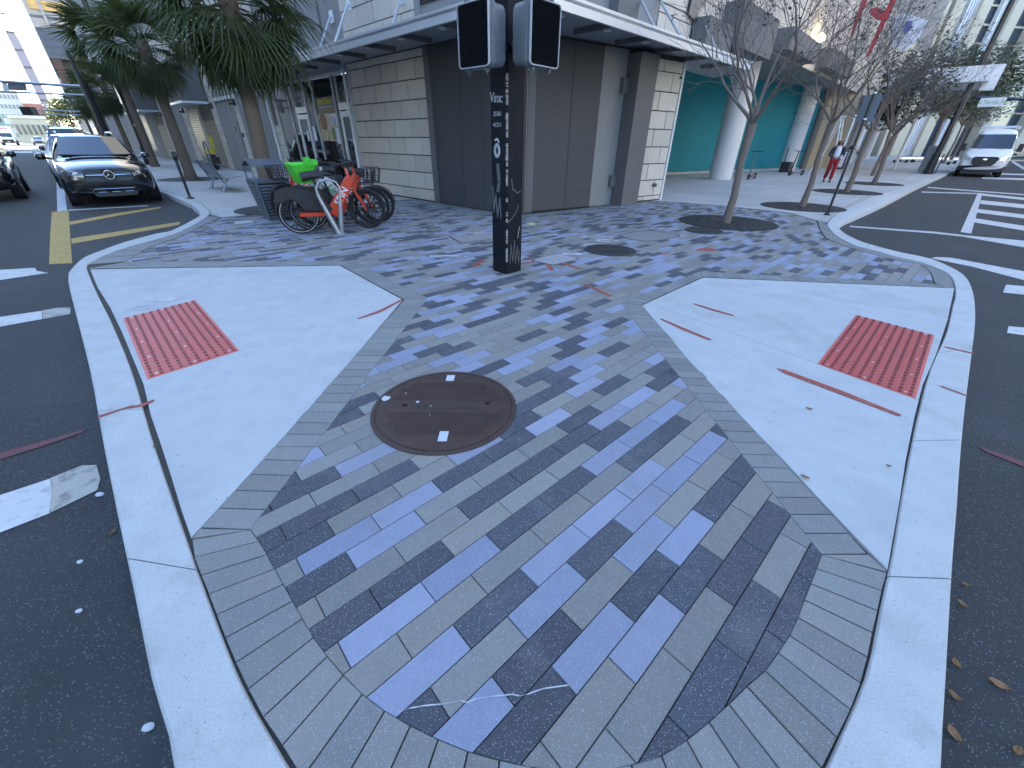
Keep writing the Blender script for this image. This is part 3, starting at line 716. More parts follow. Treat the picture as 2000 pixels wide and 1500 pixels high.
# core walls (behind the facings)
FL.box('left_wall',m_mortar,-.78,5.98,0,3.36,-.3,0)
FL.box('left_wall_upper',m_grey,-.78,60,3.37,34,-.3,0)
FL.box('left_wall_far',m_grey,12.15,60,0,3.36,-.3,0)
FR.box('right_wall',m_mortar,-.45,4.72,0,3.3,-.3,0)
FR.box('right_wall_return',m_stucco,4.725,4.80,0,3.28,-6,.03)
# left face: mesh screen, frame, blocks
FL.box('corner_post',m_grey,-.80,-.60,0,3.3,-.2,.05)
FL.box('mesh_screen',m_screen,-.595,2.0,0.02,3.3,.004,.03)
for s in (.25,.95): FL.box('screen_rib',m_screen,s,s+.03,.02,3.3,.031,.04)
FL.box('screen_frame',m_greyd,2.005,2.19,0,3.34,.004,.07)
FL.blocks(2.2,5.96,0.02,3.3,first=.28)
FL.box('storefront_jamb',m_alum,5.965,6.02,0,3.14,.004,.06)
def drain(F,s,name='downpipe',z1=3.2):
    mb=MB();M4=F.M;p=lambda z,d:M4@V((s,z,d)); mb.tube([p(.0,.12),(p(.12,.09)),p(z1,.09)],.045,10);smoothobj(mb.build(name,m_whitem,F.root))
drain(FL,6.10);drain(FL,12.75)
# storefront glazing, 6.0 .. 12.15
mull=[6.02,6.89,7.15,8.67,9.36,10.29,10.82,12.12]
FL.box('shop_interior',m_black,6.0,12.15,0,3.36,-3.0,-2.9)
FL.box('shop_floor',m_greyd,6.0,12.15,-.02,.004,-2.9,.0)
FL.box('shop_side',m_greyd,12.16,12.25,0,3.36,-2.9,-.31)
for a,b in zip(mull,mull[1:]):
    door=(abs(a-6.02)<.01) or (abs(a-9.36)<.01)
    if not door: FL.box('glass_pane',m_glass,a+.02,b-.02,.10,3.10,-.03,-.015); FL.box('sill',m_greyd,a,b,0,.10,-.05,.02)
    else:
        FL.box('transom_pane',m_glass,a+.02,b-.02,2.42,3.10,-.03,-.015)
        d=FL.box('shop_door',m_alum,a+.04,a+.14,.02,2.2,-.02,.03); 
        for (x0,x1,z0,z1) in ((b-.14,b-.04,.02,2.2),(a+.1405,b-.1405,2.06,2.2),(a+.1405,b-.1405,.02,.24)): FL.box('door_rail',m_alum,x0,x1,z0,z1,-.02,.03,parent=d)
        FL.box('door_head',m_alum,a+.02,b-.02,2.24,2.42,-.03,.035)
        FL.box('door_pane',m_glass,a+.141,b-.141,.241,2.059,-.005,.005,parent=d)
        mb=MB();mb.tube([FL.M@V((b-.09,.9,.035)),FL.M@V((b-.09,.9,.08)),FL.M@V((b-.09,1.3,.08)),FL.M@V((b-.09,1.3,.035))],.012,8);mb.build('handle',m_chrome,d)
for s in mull: FL.box('mullion',m_alum,s-.018,s+.018,0,3.12,-.04,.03)
FL.box('storefront_head',m_alum,6.0,12.14,3.121,3.18,-.04,.04)
FL.box('soffit_beam',m_soffit,6.0,12.14,3.181,3.36,-.2,.03)
# poster and signs on the glass
def flatM(F,s,z,d): 
    # text reading left to right for someone outside: local x must run against the face direction when needed
    x=(F.M@V((1,0,0))-F.M@V((0,0,0)));n=(F.M@V((0,0,1))-F.M@V((0,0,0)));up=V((0,0,1))
    xr=up.cross(n).normalized()
    return frame(F.M@V((s,z,d)),xr,up)
FL.box('poster_dark',m_black,7.20,8.60,2.19,2.62,-.012,-.006)
m_food=bpy.data.materials.new('food_poster_print');m_food.use_nodes=True
def food():
    N=m_food.node_tree.nodes;L=m_food.node_tree.links;b=N['Principled BSDF'];g=N.new('ShaderNodeNewGeometry');v=N.new('ShaderNodeTexVoronoi');v.inputs['Scale'].default_value=2.6;L.new(g.outputs['Position'],v.inputs['Vector'])
    n=N.new('ShaderNodeTexNoise');n.inputs['Scale'].default_value=22;L.new(g.outputs['Position'],n.inputs['Vector'])
    r=N.new('ShaderNodeValToRGB');L.new(n.outputs[0],r.inputs[0]);e=r.color_ramp.elements;e[0].position=.35;e[0].color=(.30,.19,.07,1);e[1].position=.62;e[1].color=(.62,.56,.40,1)
    L.new(r.outputs[0],b.inputs['Base Color']);b.inputs['Roughness'].default_value=.5
food()
FL.box('food_poster',m_food,7.18,8.62,1.40,2.185,-.012,-.006)
m_bowl=mk('dark_bowl',(.04,.03,.025),.5);m_food1=mk('reddish_food',(.32,.12,.07),.6,.5,30);m_food2=mk('green_food',(.14,.22,.06),.6,.5,30);m_food3=mk('pale_food',(.50,.42,.28),.6,.5,30)
for (s,z,r,m) in ((8.25,1.95,.24,m_food1),(8.2,1.58,.19,m_food3),(7.62,1.60,.17,m_food2)):
    for rr,mm,d in ((r,m_bowl,-.004),(r*.82,m,-.001)):
        mb=MB();mb.lathe([(rr,0),(rr,.002)],24,mat=FL.M@Matrix.Translation((s,z,d)));mb.build('printed_dish',mm,cb)
FL.box('printed_bottles',m_whitec,7.25,7.75,1.85,2.15,-.005,-.003)
for i in range(3): FL.box('printed_bottle',m_black,7.35+i*.13,7.40+i*.13,1.86,2.06+.03*i,-.002,-.001)
text('Junmai Station',.205,'lettering',m_ytext,cb,flatM(FL,7.90,2.51,.0),bold=True,sx=.88)
text('Authentic Japanese Food To Go',.088,'lettering',m_wtext,cb,flatM(FL,7.90,2.355,.0),sx=.95)
text('junmaistation.com   813-443-8224',.078,'lettering',m_ytext,cb,flatM(FL,7.90,2.245,.0),sx=.95)
text('325',.20,'lettering',m_wtext,cb,flatM(FL,9.80,2.78,.0),bold=True)
text('UNIT C',.12,'lettering',m_wtext,cb,flatM(FL,9.80,2.60,.0))
for s,z,w_,h_,p in ((9.72,1.55,.10,.16,0),(9.12,1.62,.13,.22,0),(7.35,1.55,.12,.22,0)): FL.box('paper_notice',m_whitec,s-w_,s+w_,z-h_,z+h_,.0065,.009)
# farther bays of the left face
def bay_panel(s0,s1): 
    FL.box('grey_panel',m_grey,s0,s1,0.05,3.1,.004,.03)
FL.blocks(12.2,13.15,0,3.36,l=.95,off=0);
FL.box('wall_sign',m_greyd,12.35,12.6,1.9,2.9,.035,.06)
bay_panel(13.2,14.85);FL.blocks(14.9,15.6,0,3.36,l=.7);bay_panel(15.65,16.6);FL.blocks(16.65,17.3,0,6.4,l=.65)
FL.box('grey_panel',m_grey,17.35,18.6,0.05,2.95,.004,.03);FL.box('grey_panel',m_grey,18.65,20.15,0.05,2.95,.004,.03)
FL.box('metal_door',mk('blue_grey_door',(.20,.20,.215),.6,.05,2),17.4,18.4,0,2.15,.031,.06)
FL.box('ledge',m_whitem,17.32,20.2,3.0,3.14,.004,.09)
FL.blocks(20.2,21.15,0,6.4,l=.95)
def recess(s0,s1):
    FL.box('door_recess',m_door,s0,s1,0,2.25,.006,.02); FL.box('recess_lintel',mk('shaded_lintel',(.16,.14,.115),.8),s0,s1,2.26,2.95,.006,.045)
def awning(s0,s1,z0=3.0,z1=4.6,d=1.15):
    a=FL.box('awning_box',m_greyd,s0,s1,z0,z1,.034,d)
    FL.box('awning_trim',m_alum,s0,s1,z0-.10,z0-.005,.034,d+.02); FL.box('awning_trim',m_alum,s1+.002,s1+.05,z0,z1,.034,d+.02)
def louver(s0,s1,z0=.45,z1=3.0,parts=True):
    b=FL.box('louvre_frame',m_black,s0,s1,z0,z1,.004,.02); n=int((z1-z0)/.105)
    for i in range(n):
        z=z0+(i+.5)*(z1-z0)/n; mb=MB(); M4=FL.M@Matrix.Translation((0,z,.05))@Matrix.Rotation(.6,4,'X'); mb.box(s0+.03,s1-.03,-.022,.022,-.012,.012,M4); fixn(mb); mb.build('louvre_slat',m_greyd if False else mk_slat,FL.root)
mk_slat=mk('louvre_grey',(.24,.235,.23),.6,.05,3)
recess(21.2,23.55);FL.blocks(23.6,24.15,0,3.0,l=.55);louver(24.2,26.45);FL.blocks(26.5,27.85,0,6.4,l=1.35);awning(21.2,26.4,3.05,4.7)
FL.box('grey_panel',m_grey,27.9,30.2,.05,3.2,.004,.03);FL.blocks(30.25,30.95,0,6.4,l=.7);FL.box('grey_panel',m_grey,31,33,.05,3.2,.004,.03)
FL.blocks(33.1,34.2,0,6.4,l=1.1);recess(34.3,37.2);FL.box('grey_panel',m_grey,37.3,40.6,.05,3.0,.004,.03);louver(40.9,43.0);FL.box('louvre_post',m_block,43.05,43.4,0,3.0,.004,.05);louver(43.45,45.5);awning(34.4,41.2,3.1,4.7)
FL.blocks(45.6,46.9,0,6.4,l=1.3);FL.box('grey_panel',m_grey,47,55,.05,3.2,.004,.03);FL.blocks(55.1,56.5,0,6.4,l=1.4)
for s in (20.75,16.95,27.1,34.0):
    mb=MB();M4=FL.M@Matrix.Translation((s,2.85,.035)); mb.box(-.07,.07,-.13,.13,0,.09,M4); mb.box(-.05,.05,-.10,-.02,.09,.26,M4); mb.build('wall_light',m_black,cb)
FL.box('door_sign',m_plast,17.75,17.95,1.75,1.95,.061,.07);
text('3',.2,'lettering',m_plast,cb,flatM(FL,17.7,1.1,.062))
FL.box('intercom',m_plast,17.0,17.15,1.5,1.68,.035,.08)
# upper left: grey bays, stone from s 2.4 to 5.9
FL.blocks(2.42,5.86,3.56,5.2,single=420,off=.3)
FL.box('window_strip',m_glass,-.6,2.2,4.0,6.5,.004,.02);FL.box('stone_edge',m_grey,2.2,2.41,3.5,6.5,.004,.03)
for s in (7.16,8.6,10.2): FL.box('panel_joint',m_greyd,s-.03,s+.03,3.45,7,.004,.03)
for s0 in range(17,56,9):
    FL.box('upper_window',m_glass,s0+1.6,s0+3.0,3.6,5.4,.004,.02)
FL.box('cornice',m_block,12.2,60,5.0,6.4,.031,.12)
# right lower wall
FR.box('corner_trim',m_grey,-.28,-.24,0,3.3,-.2,.045);FR.box('corner_post',m_greyd,-.235,-.04,0,3.28,.004,.05)
FR.box('mesh_screen',m_screen,-.035,1.84,.02,3.26,.004,.03)
FR.box('screen_rib',m_screen,.98,1.01,.02,3.26,.031,.04);FR.box('screen_rail',m_screen,-.03,1.84,.42,.45,.031,.04)
FR.box('grey_pier',m_grey,1.845,2.62,0,3.27,.004,.035)
FR.box('dark_post',m_greyd,2.63,3.0,0,3.2,.004,.42);FR.box('dark_post_side',m_greyd,3.05,3.40,0,3.22,.004,.30)
FR.box('junction_box',m_greyd,2.45,2.625,2.45,2.75,.036,.14);FR.box('junction_box',m_greyd,2.45,2.625,.45,.72,.036,.14)
FR.blocks(3.43,4.70,0.02,3.22,l=.80,off=.35,first=.12)
mb=MB();mb.lathe([(.05,0),(.05,.10),(.03,.12)],10,mat=FR.M@Matrix.Translation((4.3,.42,.03)));mb.build('hose_bib',m_gal,cb)
# canopy over the corner
zc0,zc1=3.2,3.40
cl0=V((-.8956,8.8357,0));cr0=V((.6737,8.2643,0))
def isect(a,da,b,db):
    d=da.x*db.y-da.y*db.x; t=((b.x-a.x)*db.y-(b.y-a.y)*db.x)/d; return a+da*t
dRc=V((math.cos(rad(44.6)),math.sin(rad(44.6)),0)); CC=isect(cl0,tL,cr0,dRc)
eL=CC+tL*13.6; eR=CC+dRc*9.0
wLend=LS(12.9,.0);
canopy_poly=[CC,eL,LS(12.9,-.05)+V((0,0,0)),LS(-.7,-.05),US(9.9,-.05),eR]
mb=MB();
cp=[(p.x,p.y) for p in [CC,eR,US(9.6,-.15),C0-(nL+nU)*.05,LS(12.9,-.05),eL]]
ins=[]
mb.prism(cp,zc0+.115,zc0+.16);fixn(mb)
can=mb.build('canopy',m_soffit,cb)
def fascia(a,b,n,extra=.0):
    d=(b-a).normalized();segs=max(1,int((b-a).length/3.0));L_=(b-a).length
    for i in range(segs):
        p=a+d*(L_*i/segs+(.003 if i else 0));q=a+d*(L_*(i+1)/segs-.003)
        mb=MB();mb.add([p+V((0,0,zc0)),q+V((0,0,zc0)),q+V((0,0,zc1)),p+V((0,0,zc1)),p-n*.06+V((0,0,zc0)),q-n*.06+V((0,0,zc0)),q-n*.06+V((0,0,zc1)),p-n*.06+V((0,0,zc1))],[(0,1,2,3),(7,6,5,4),(0,4,5,1),(3,2,6,7),(0,3,7,4),(1,5,6,2)]);fixn(mb);mb.build('fascia',m_alum,can)
nCl=V((-tL.y,tL.x,0));nCl=nCl if nCl.dot(-C0)>0 else -nCl
nCr=V((dRc.y,-dRc.x,0))
fascia(CC,eL,nCl);fascia(CC,eR,nCr);fascia(eL,LS(12.9,.0),tL)
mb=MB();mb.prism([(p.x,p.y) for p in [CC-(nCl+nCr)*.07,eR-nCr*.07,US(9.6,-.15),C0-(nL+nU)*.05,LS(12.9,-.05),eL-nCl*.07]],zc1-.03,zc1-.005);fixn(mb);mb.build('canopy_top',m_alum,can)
# soffit ribs and round lights
for k in range(9):
    s=.9+k*1.42
    for base,dv,nn,lim in ((CC,tL,nCl,13),(CC,dRc,nCr,8.6)):
        if s>lim: continue
        a=base+dv*s-nn*.12;b=base+dv*s-nn*1.0
        mb=MB();w_=dv*.035;z0=zc0+.03;z1=zc0+.113
        mb.add([a-w_+V((0,0,z0)),a+w_+V((0,0,z0)),b+w_+V((0,0,z0)),b-w_+V((0,0,z0)),a-w_+V((0,0,z1)),a+w_+V((0,0,z1)),b+w_+V((0,0,z1)),b-w_+V((0,0,z1))],[(0,1,2,3),(7,6,5,4),(0,4,5,1),(1,5,6,2),(2,6,7,3),(3,7,4,0)]);fixn(mb);mb.build('soffit_rib',m_greyd,can)
        c=base+dv*(s+.45)-nn*.55; mb=MB();mb.lathe([(.075,zc0+.10),(.08,zc0+.085),(.08,zc0+.114)],16,c);mb.build('soffit_light',m_whitem,can)
# struts from fascia up to the wall, with plates
def strut(a,b,n):
    mb=MB();mb.tube([a,b],.028,10);st=smoothobj(mb.build('strut',m_alum,can))
    x=V((-n.y,n.x,0)); 
    return st
for s,sw in ((3.35,2.75),(6.45,5.25),(7.5,6.35),(10.4,9.5)):
    pass
def st_px(pb,pt,base,dv,nn,wallO,wallt,walln,zt):
    a=onv(pb[0],pb[1],base-nn*.25,dv); a.z=zc1
    b=onv(pt[0],pt[1],wallO,wallt); 
    b=b+walln*.05
    mb=MB();mb.tube([a,b],.03,10);smoothobj(mb.build('strut',m_alum,can))
    M4=frame(b-walln*.03,V((-walln.y,walln.x,0)),V((0,0,1)));mb=MB();mb.box(-.10,.10,-.13,.13,-.01,.02,M4);fixn(mb);mb.build('wall_plate',m_whitem,can)
st_px((651,83),(683,8),CC,tL,nCl,LA,tL,nL,0)
st_px((620,80),(649,33),CC,tL,nCl,LA,tL,nL,0)
st_px((765,45),(786,-6),CC,tL,nCl,LA,tL,nL,0)
for pb,pt in (((1284,44),(1245,-4)),((1336,62),(1284,-2)),((1408,88),(1367,36))):
    a=onv(pb[0],pb[1],CC-nCr*.2,dRc);a.z=zc1
    b=onv(pt[0],pt[1],C0,uR)+nU*.05
    mb=MB();mb.tube([a,b],.03,10);smoothobj(mb.build('strut',m_alum,can))
# upper right volume
FU.box('upper_wall',m_grey,.35,5.0,3.42,34,-.3,0)
FU.box('upper_wall',m_grey,5.0,60,4.45,34,-12,0)
FU.box('wall_infill',m_grey,5.0,9.6,3.42,4.45,-.3,-.01)
FU.count=400
FU.blocks(5.0,60,4.45,9,single=0,off=.2)
FU.box('upper_pier',m_greyd,2.85,3.7,3.45,9,.004,.25)
FU.blocks(5.0,6.9,3.45,4.44,single=0)
# dark grey projecting boxes and the black star shaped sign
FU.box('projecting_panel',m_greyd,6.95,8.75,3.5,4.42,.04,.5);FU.box('projecting_panel',m_greyd,8.85,12.2,4.0,5.05,.04,.6)
FU.box('projecting_panel',m_greyd,13.9,18.2,4.5,5.15,.04,.6);FU.box('projecting_panel',m_greyd,20.5,26,4.6,5.3,.04,.6)
FU.box('white_strip',m_stucco,13.0,13.85,4.46,5.1,.035,.06)  # plain white strip between the projecting panels
mb=MB();pts=[(6.42,4.42),(7.02,4.30),(6.95,4.52),(7.45,4.86),(7.0,5.3),(6.5,5.1)];mb.prism(pts,.05,.12,FU.M);fixn(mb);mb.build('black_cutout_sign',m_black,cb)
m_glow=bpy.data.materials.new('warm_lamp');m_glow.use_nodes=True;m_glow.node_tree.nodes['Principled BSDF'].inputs['Emission Color'].default_value=(1,.75,.35,1);m_glow.node_tree.nodes['Principled BSDF'].inputs['Emission Strength'].default_value=6
mb=MB();mb.lathe([(.02,-.16),(.15,-.10),(.17,.0),(.10,.12),(.02,.16)],12,FU.M@V((18.9,5.5,.3)));mb.build('wall_lamp',m_glow,cb)

# ------------------------------------------------ hotel beyond: teal boarding, white round columns, entrance
hb=thing('hotel_building','white columned building with teal boarded bays and a dark entrance beyond the corner','building',(0,0,0))
TA=G(1300,341);TB=G(1517,332);tT=(TB-TA).normalized();nT=V((tT.y,-tT.x,0))
FT=Fac(TA,tT,nT,hb)
FT.box('teal_boarding',m_teal,-5,4.6,.12,6,-.2,0);FT.box('teal_boarding',m_teal,4.62,13.4,.12,6,-.2,0)
FT.box('base_strip',m_conc,-5,13.4,0,.10,-.2,.05)
FT.box('edge_post',m_greyd,13.42,13.9,0,6,-.2,.2)
# yellowish panelled wall, doors
FT.box('cream_wall',m_cream,13.95,18.5,0,6,-.25,0)
for i in range(5): FT.box('panel_line',mk('cream_groove',(.22,.18,.12)) if i==0 else bpy.data.materials['cream_groove'],14.4+i*.8,14.43+i*.8,.3,6,.001,.01)
for i,(s,w_) in enumerate(((0,0),)):
    pass
c1=G(1405,350);c2=G(1534,332);dc=(c2-c1).normalized();c1=c1+dc*0
for k in range(5):
    c=c1+(c2-c1)*k
    if k>=3: c=c1+(c2-c1)*k
    mb=MB();mb.lathe([(.50,0),(.50,6.0)],28,c);smoothobj(mb.build('column',m_stucco,hb))
# rooms beyond: white wall with round bronze disc, dark door, bright glazed front
dU=uR
H0=c1+dc*19
def HW(s,d,z=0): return H0+uR*s-nU*d+V((0,0,z))
FH=Fac(H0-nU*4.5,uR,nU,hb)
FH.box('white_wall',m_stucco,0.5,7.5,0,6,-.2,0);
mb=MB();mb.lathe([(.85,0),(.85,.06),(.8,.09)],28,mat=FH.M@Matrix.Translation((4.1,3.1,.02)));mb.build('bronze_disc',mk('bronze',(.16,.07,.03),.15,.3,6,metal=.9),hb)
FH.box('timber_post',m_cream,7.6,8.0,0,6,-.1,.1)
FH.box('black_door',m_black,12.4,14.2,.0,3.2,.02,.06);FH.box('door_surround',m_stucco,9,18,0,6,-.2,0)
for i in range(9): FH.box('window_bay',m_glass,19+i*3.0,21.2+i*3.0,.4,5.2,.0,.05);FH.box('window_pier',m_stucco,21.25+i*3.0,21.95+i*3.0,0,6,-.1,.3)
FH.box('back_wall',m_cream,18,50,0,6,-.4,-.25)
# entrance canopy with white fascia reaching to the kerb
ec=thing('entrance_canopy','white box fascia canopy with a blue emblem reaching over the pavement near the van','canopy',(0,0,0))
e0=onv(1760,150,G(1800,335),V((1,.12,0)));
def EC(px,py,D=36):
    v=ray(px,py);h=math.hypot(v.x,v.y);return V((v.x/h*D,v.y/h*D,CAMH+v.z/h*D))
a=EC(1735,136);b=EC(1945,131);a.z=b.z=(EC(1840,133).z);zb=EC(1840,163).z
nn=V((b.y-a.y,-(b.x-a.x),0)).normalized()
mb=MB();mb.prism([(a.x,a.y),(b.x,b.y),(b.x-nn.x*5,b.y-nn.y*5),(a.x-nn.x*5,a.y-nn.y*5)],zb,a.z);fixn(mb);mb.build('fascia_box',m_whitem,ec)
mb=MB();d=(b-a).normalized();mid=a.lerp(b,.26)+nn*.03;mid.z=(a.z+zb)/2;Mx=frame(mid,d,(0,0,1));mb.prism([(-.3,-.25),(.05,-.3),(.4,-.05),(.3,.3),(0,.1),(-.35,.28)],0,.03,Mx);fixn(mb);mb.build('emblem',m_teal,ec)
p=a.lerp(b,.5)-nn*4.6;mb=MB();mb.tube([V((p.x,p.y,0)),V((p.x,p.y,zb))],.09,10);mb.build('post',m_whitem,ec)

# ------------------------------------------------ opposite blocks (unseen but for reflections, sized to shade the crossing and bounce light)
def block(name,label,u0,u1,v0,v1,h,mwall,sides,fl=3.6,bay=3.4,far=False):
    root=thing(name,label,'building',(0,0,0))
    mb=MB();mb.prism([tuple(UV(*p)[:2]) for p in ((u0,v0),(u1,v0),(u1,v1),(u0,v1))],ROADZ,h);fixn(mb);mb.build('walls',mwall,root)
    mw=MB()
    for ax in sides:
        L_=(v1-v0) if ax in 'EW' else (u1-u0)
        nb=int(L_/bay);nf=int((h-5)/fl)
        for i in range(nb):
            for j in range(nf):
                a=(i+.28)*L_/nb;b=(i+.72)*L_/nb;z0=5+j*fl;z1=z0+fl*.5
                if ax=='E': q=[UV(u1+.03,v0+a,z0),UV(u1+.03,v0+b,z0),UV(u1+.03,v0+b,z1),UV(u1+.03,v0+a,z1)]
                elif ax=='W': q=[UV(u0-.03,v0+b,z0),UV(u0-.03,v0+a,z0),UV(u0-.03,v0+a,z1),UV(u0-.03,v0+b,z1)]
                elif ax=='S': q=[UV(u0+a,v0-.03,z0),UV(u0+b,v0-.03,z0),UV(u0+b,v0-.03,z1),UV(u0+a,v0-.03,z1)]
                else: q=[UV(u0+b,v1+.03,z0),UV(u0+a,v1+.03,z0),UV(u0+a,v1+.03,z1),UV(u0+b,v1+.03,z1)]
                mw.face(q)
    if mw.f: mw.build('windows',m_glass,root,kind='stuff')
    return root
m_opp=mk('grey_office_wall',(.62,.59,.54),.85,.05,.3)
m_opp2=mk('light_office_wall',(.58,.54,.48),.85,.05,.3)
block('office_block','unseen tall grey office block across the left street, sized to shade the crossing',-60,-17,3,105,41,m_opp,'ES')
block('office_block','light office block behind the viewer across both streets',-50,-17,-60,-17,20,m_opp2,'EN')
block('office_block','light office block across the right street out of view',12,90,-60,-18,24,m_opp2,'NW')
# ================================================================== FAR BUILDINGS
def P3(px,py,D):
    v=ray(px,py);h=math.hypot(v.x,v.y);return V((v.x/h*D,v.y/h*D,CAMH+v.z/h*D))
def farface(name,label,cat,pts_px,D,depth,m,group=None):
    """a building front standing at distance D with its outline measured in the picture, given real depth"""
    pass
def fbox(root,name,m,O,t,n,s0,s1,z0,z1,d0,d1,kind=None):
    mb=MB();mb.box(s0,s1,z0,z1,d0,d1,plane_m(O,t,n));fixn(mb);return mb.build(name,m,root,kind=kind)
# tower on the right: stone piers, dark glazing, thin white fins, spandrels
tw=thing('pier_tower','pale stone tower with tall piers, dark glazing and thin white fins, at the upper right','building',(0,0,0))
tt=V((math.cos(rad(12)),math.sin(rad(12)),0));tn=V((tt.y,-tt.x,0));TO=P3(1752,130,92);TO.z=0
def ts(px,py): p=onv(px,py,TO,tt);return (p-TO).dot(tt),p.z
m_tstone=mk('tower_stone',(.50,.44,.33),.8,.05,.5);m_tglass=mk('tower_glass',(.03,.045,.065),.15,.2,.3,spec=.8)
xs=[ts(x,y)[0] for x,y in ((1790,100),(1818,100),(1838,100),(1850,100),(1861,100),(1900,100),(1905,100),(1925,100),(1935,100))]
fbox(tw,'glazing',m_tglass,TO,tt,tn,-12,62,0,75,-30,0)
ze=ts(1850,118)[1]
zz=[6+i*2.05 for i in range(34)]
for z in zz: fbox(tw,'spandrel',m_greyd if False else m_tstone,TO,tt,tn,-8,60,z,z+.22,.01,.18)
s=0;step=ts(1900,100)[0]-ts(1838,100)[0]
base=ts(1812,100)[0]
k=0;x=base-3*step*.55-2
piers=[ts(px,90)[0] for px in (1795,1822,1872,1935,1990)]
for i,px in enumerate(piers+[piers[-1]+9,piers[-1]+18,piers[-1]+27]):
    fbox(tw,'pier',m_tstone,TO,tt,tn,px-.85,px+.85,0,75,.02,1.3)
fins=[ts(px,90)[0] for px in (1745,1755,1765,1847,1852,1857,1862,1911,1916,1921)]
for px in fins: fbox(tw,'fin',m_whitem,TO,tt,tn,px-.10,px+.10,0,75,.2,.8)
fbox(tw,'side_wing',m_tstone,TO,tt,tn,-30,-12.1,0,60,-25,-1)
# big white bright wall far right
wl=thing('white_block','bright white building slice behind the tower at the right edge','building',(0,0,0))
O=P3(1965,180,190);O.z=0
fbox(wl,'walls',m_stucco,O,tt,tn,-6,60,0,46,-30,0)
for j in range(14): fbox(wl,'ledge',m_greyd,O,tt,tn,-6,60,4+j*3.1,4.6+j*3.1,.01,.3)
# low distant houses closing the right street
lw=thing('distant_shop_row','low cream building closing the end of the right street','building',(0,0,0))
O=P3(2010,280,230);O.z=0;fbox(lw,'walls',m_cream,O,V((.72,-.69,0)),V((-.69,-.72,0)),-40,40,0,14,-10,0)
for j in range(10): fbox(lw,'window',m_glass,O,V((.72,-.69,0)),V((-.69,-.72,0)),-36+j*7.5,-32+j*7.5,4,9,.0,.2)
# left: grey overhanging block beyond the palms
gb=thing('overhanging_grey_block','dark grey block with a recessed floor overhanging the far left street','building',(0,0,0))
D=92;p=P3(97,113,D);ta=V((math.cos(rad(43)),math.sin(rad(43)),0));na=V((ta.y,-ta.x,0))
O=V((p.x,p.y,0));z1=p.z;zr=P3(103,135,D).z;zt=P3(68,52,D).z
m_gb=mk('blue_grey_cladding',(.15,.16,.18),.6,.08,.6);m_gl=mk('grey_mint_glass',(.30,.36,.36),.3,.15,.4)
fbox(gb,'upper_volume',m_gb,O,ta,na,0,40,z1,zt,-30,0)
fbox(gb,'recessed_floor',m_greyd,O,ta,na,1.0,40,zr,z1-.02,-30,-1.5)
fbox(gb,'lower_volume',m_gb,O,ta,na,1.5,40,0,zr-.02,-30,-.4)
fbox(gb,'corner_pier',mk('rust_pier',(.16,.09,.07)),O,ta,na,.1,1.0,P3(103,168,D).z-.4,z1-.02,-1.0,-.1)
fbox(gb,'side_glazing',m_gl,O,ta,na,-.15,-.01,z1-6,zt,-29,-.5)
for j in range(4): fbox(gb,'cladding_joint',m_greyd,O,ta,na,.2,40,z1+(zt-z1)*(j+.5)/4,z1+(zt-z1)*(j+.5)/4+.06,.002,.03)
# tall tower behind it
tb=thing('far_glass_tower','tall tan and mint glass tower rising behind the grey block at the upper left','building',(0,0,0))
D=150;p=P3(58,0,D);O=V((p.x,p.y,0));m_tb=mk('tan_tower_wall',(.38,.33,.28),.5,.1,.3);m_or=mk('orange_glint_panes',(.62,.36,.10),.4,.5,.8)
pp=P3(72,60,D)
O=V((pp.x,pp.y,0));zt=P3(60,0,D).z*2
fbox(tb,'walls',m_tb,O,ta,na,0,60,0,zt,-40,0)
fbox(tb,'side_glass',m_gl,O,ta,na,-.2,-.01,0,zt,-39,-.5)
zo0=P3(70,18,D).z;zo1=P3(60,-2,D).z
fbox(tb,'glint_band',m_or,O,ta,na,.5,24,zo0,zo1,.01,.3)  # sun glints on the tower put into the band's orange colour
for j in range(16): fbox(tb,'floor_line',m_greyd,O,ta,na,0,60,6+j*4.2,6.4+j*4.2,.01,.12)
for j in range(11): fbox(tb,'mullion',m_tb,O,ta,na,2+j*4.5,2.5+j*4.5,0,zt,.12,.5)
# slim rust coloured tower
sb=thing('slim_far_tower','slim reddish tower far down the left street','building',(0,0,0))
D=260;p=P3(70,160,D);O=V((p.x,p.y,0));fbox(sb,'walls',mk('pinkish_wall',(.36,.30,.30)),O,ta,na,-1.5,.8,0,P3(60,68,D).z,-20,0)
for j in range(12): fbox(sb,'floor_line',m_greyd,O,ta,na,-1.5,.8,8+j*5,8.5+j*5,.01,.2)
# pastel low buildings closing the left street
def lowb(px0,px1,pyt,D,c,label,nwin=4,rows=2,wc=None,cat='building'):
    b=thing('low_far_building',label,cat,(0,0,0)); p=P3(px0,262,D);q=P3(px1,262,D);t=V((q.x-p.x,q.y-p.y,0));L_=t.length;t.normalize();n=V((t.y,-t.x,0));z=P3((px0+px1)/2,pyt,D).z
    O=V((p.x,p.y,0));fbox(b,'walls',mk('pastel_wall',c,.8,.1,.3),O,t,n,0,L_,ROADZ,z,-20,0)
    for i in range(nwin):
        for j in range(rows):
            s0=L_*(i+.25)/nwin;s1=L_*(i+.75)/nwin;za=z*(j+.35)/rows;zb=z*(j+.75)/rows
            fbox(b,'window',wc or m_tglass,O,t,n,s0,s1,za,zb,.0,.15)
    fbox(b,'parapet',m_stucco,O,t,n,-.3,L_+.3,z+.01,z+.6,-20,.3)
    return b
lowb(-60,22,192,230,(.28,.42,.38),'mint green low building at the far left end of the street',5,3)
lowb(22,74,182,260,(.58,.55,.48),'white apartment building with a grid of small windows down the left street',7,5,mk('grey_window',(.28,.28,.28)))
lowb(74,112,205,280,(.55,.30,.27),'low building with a pink red sign end of the left street',3,2)
lowb(36,108,232,170,(.52,.48,.38),'long cream shop row behind the far cars on the left',7,1)
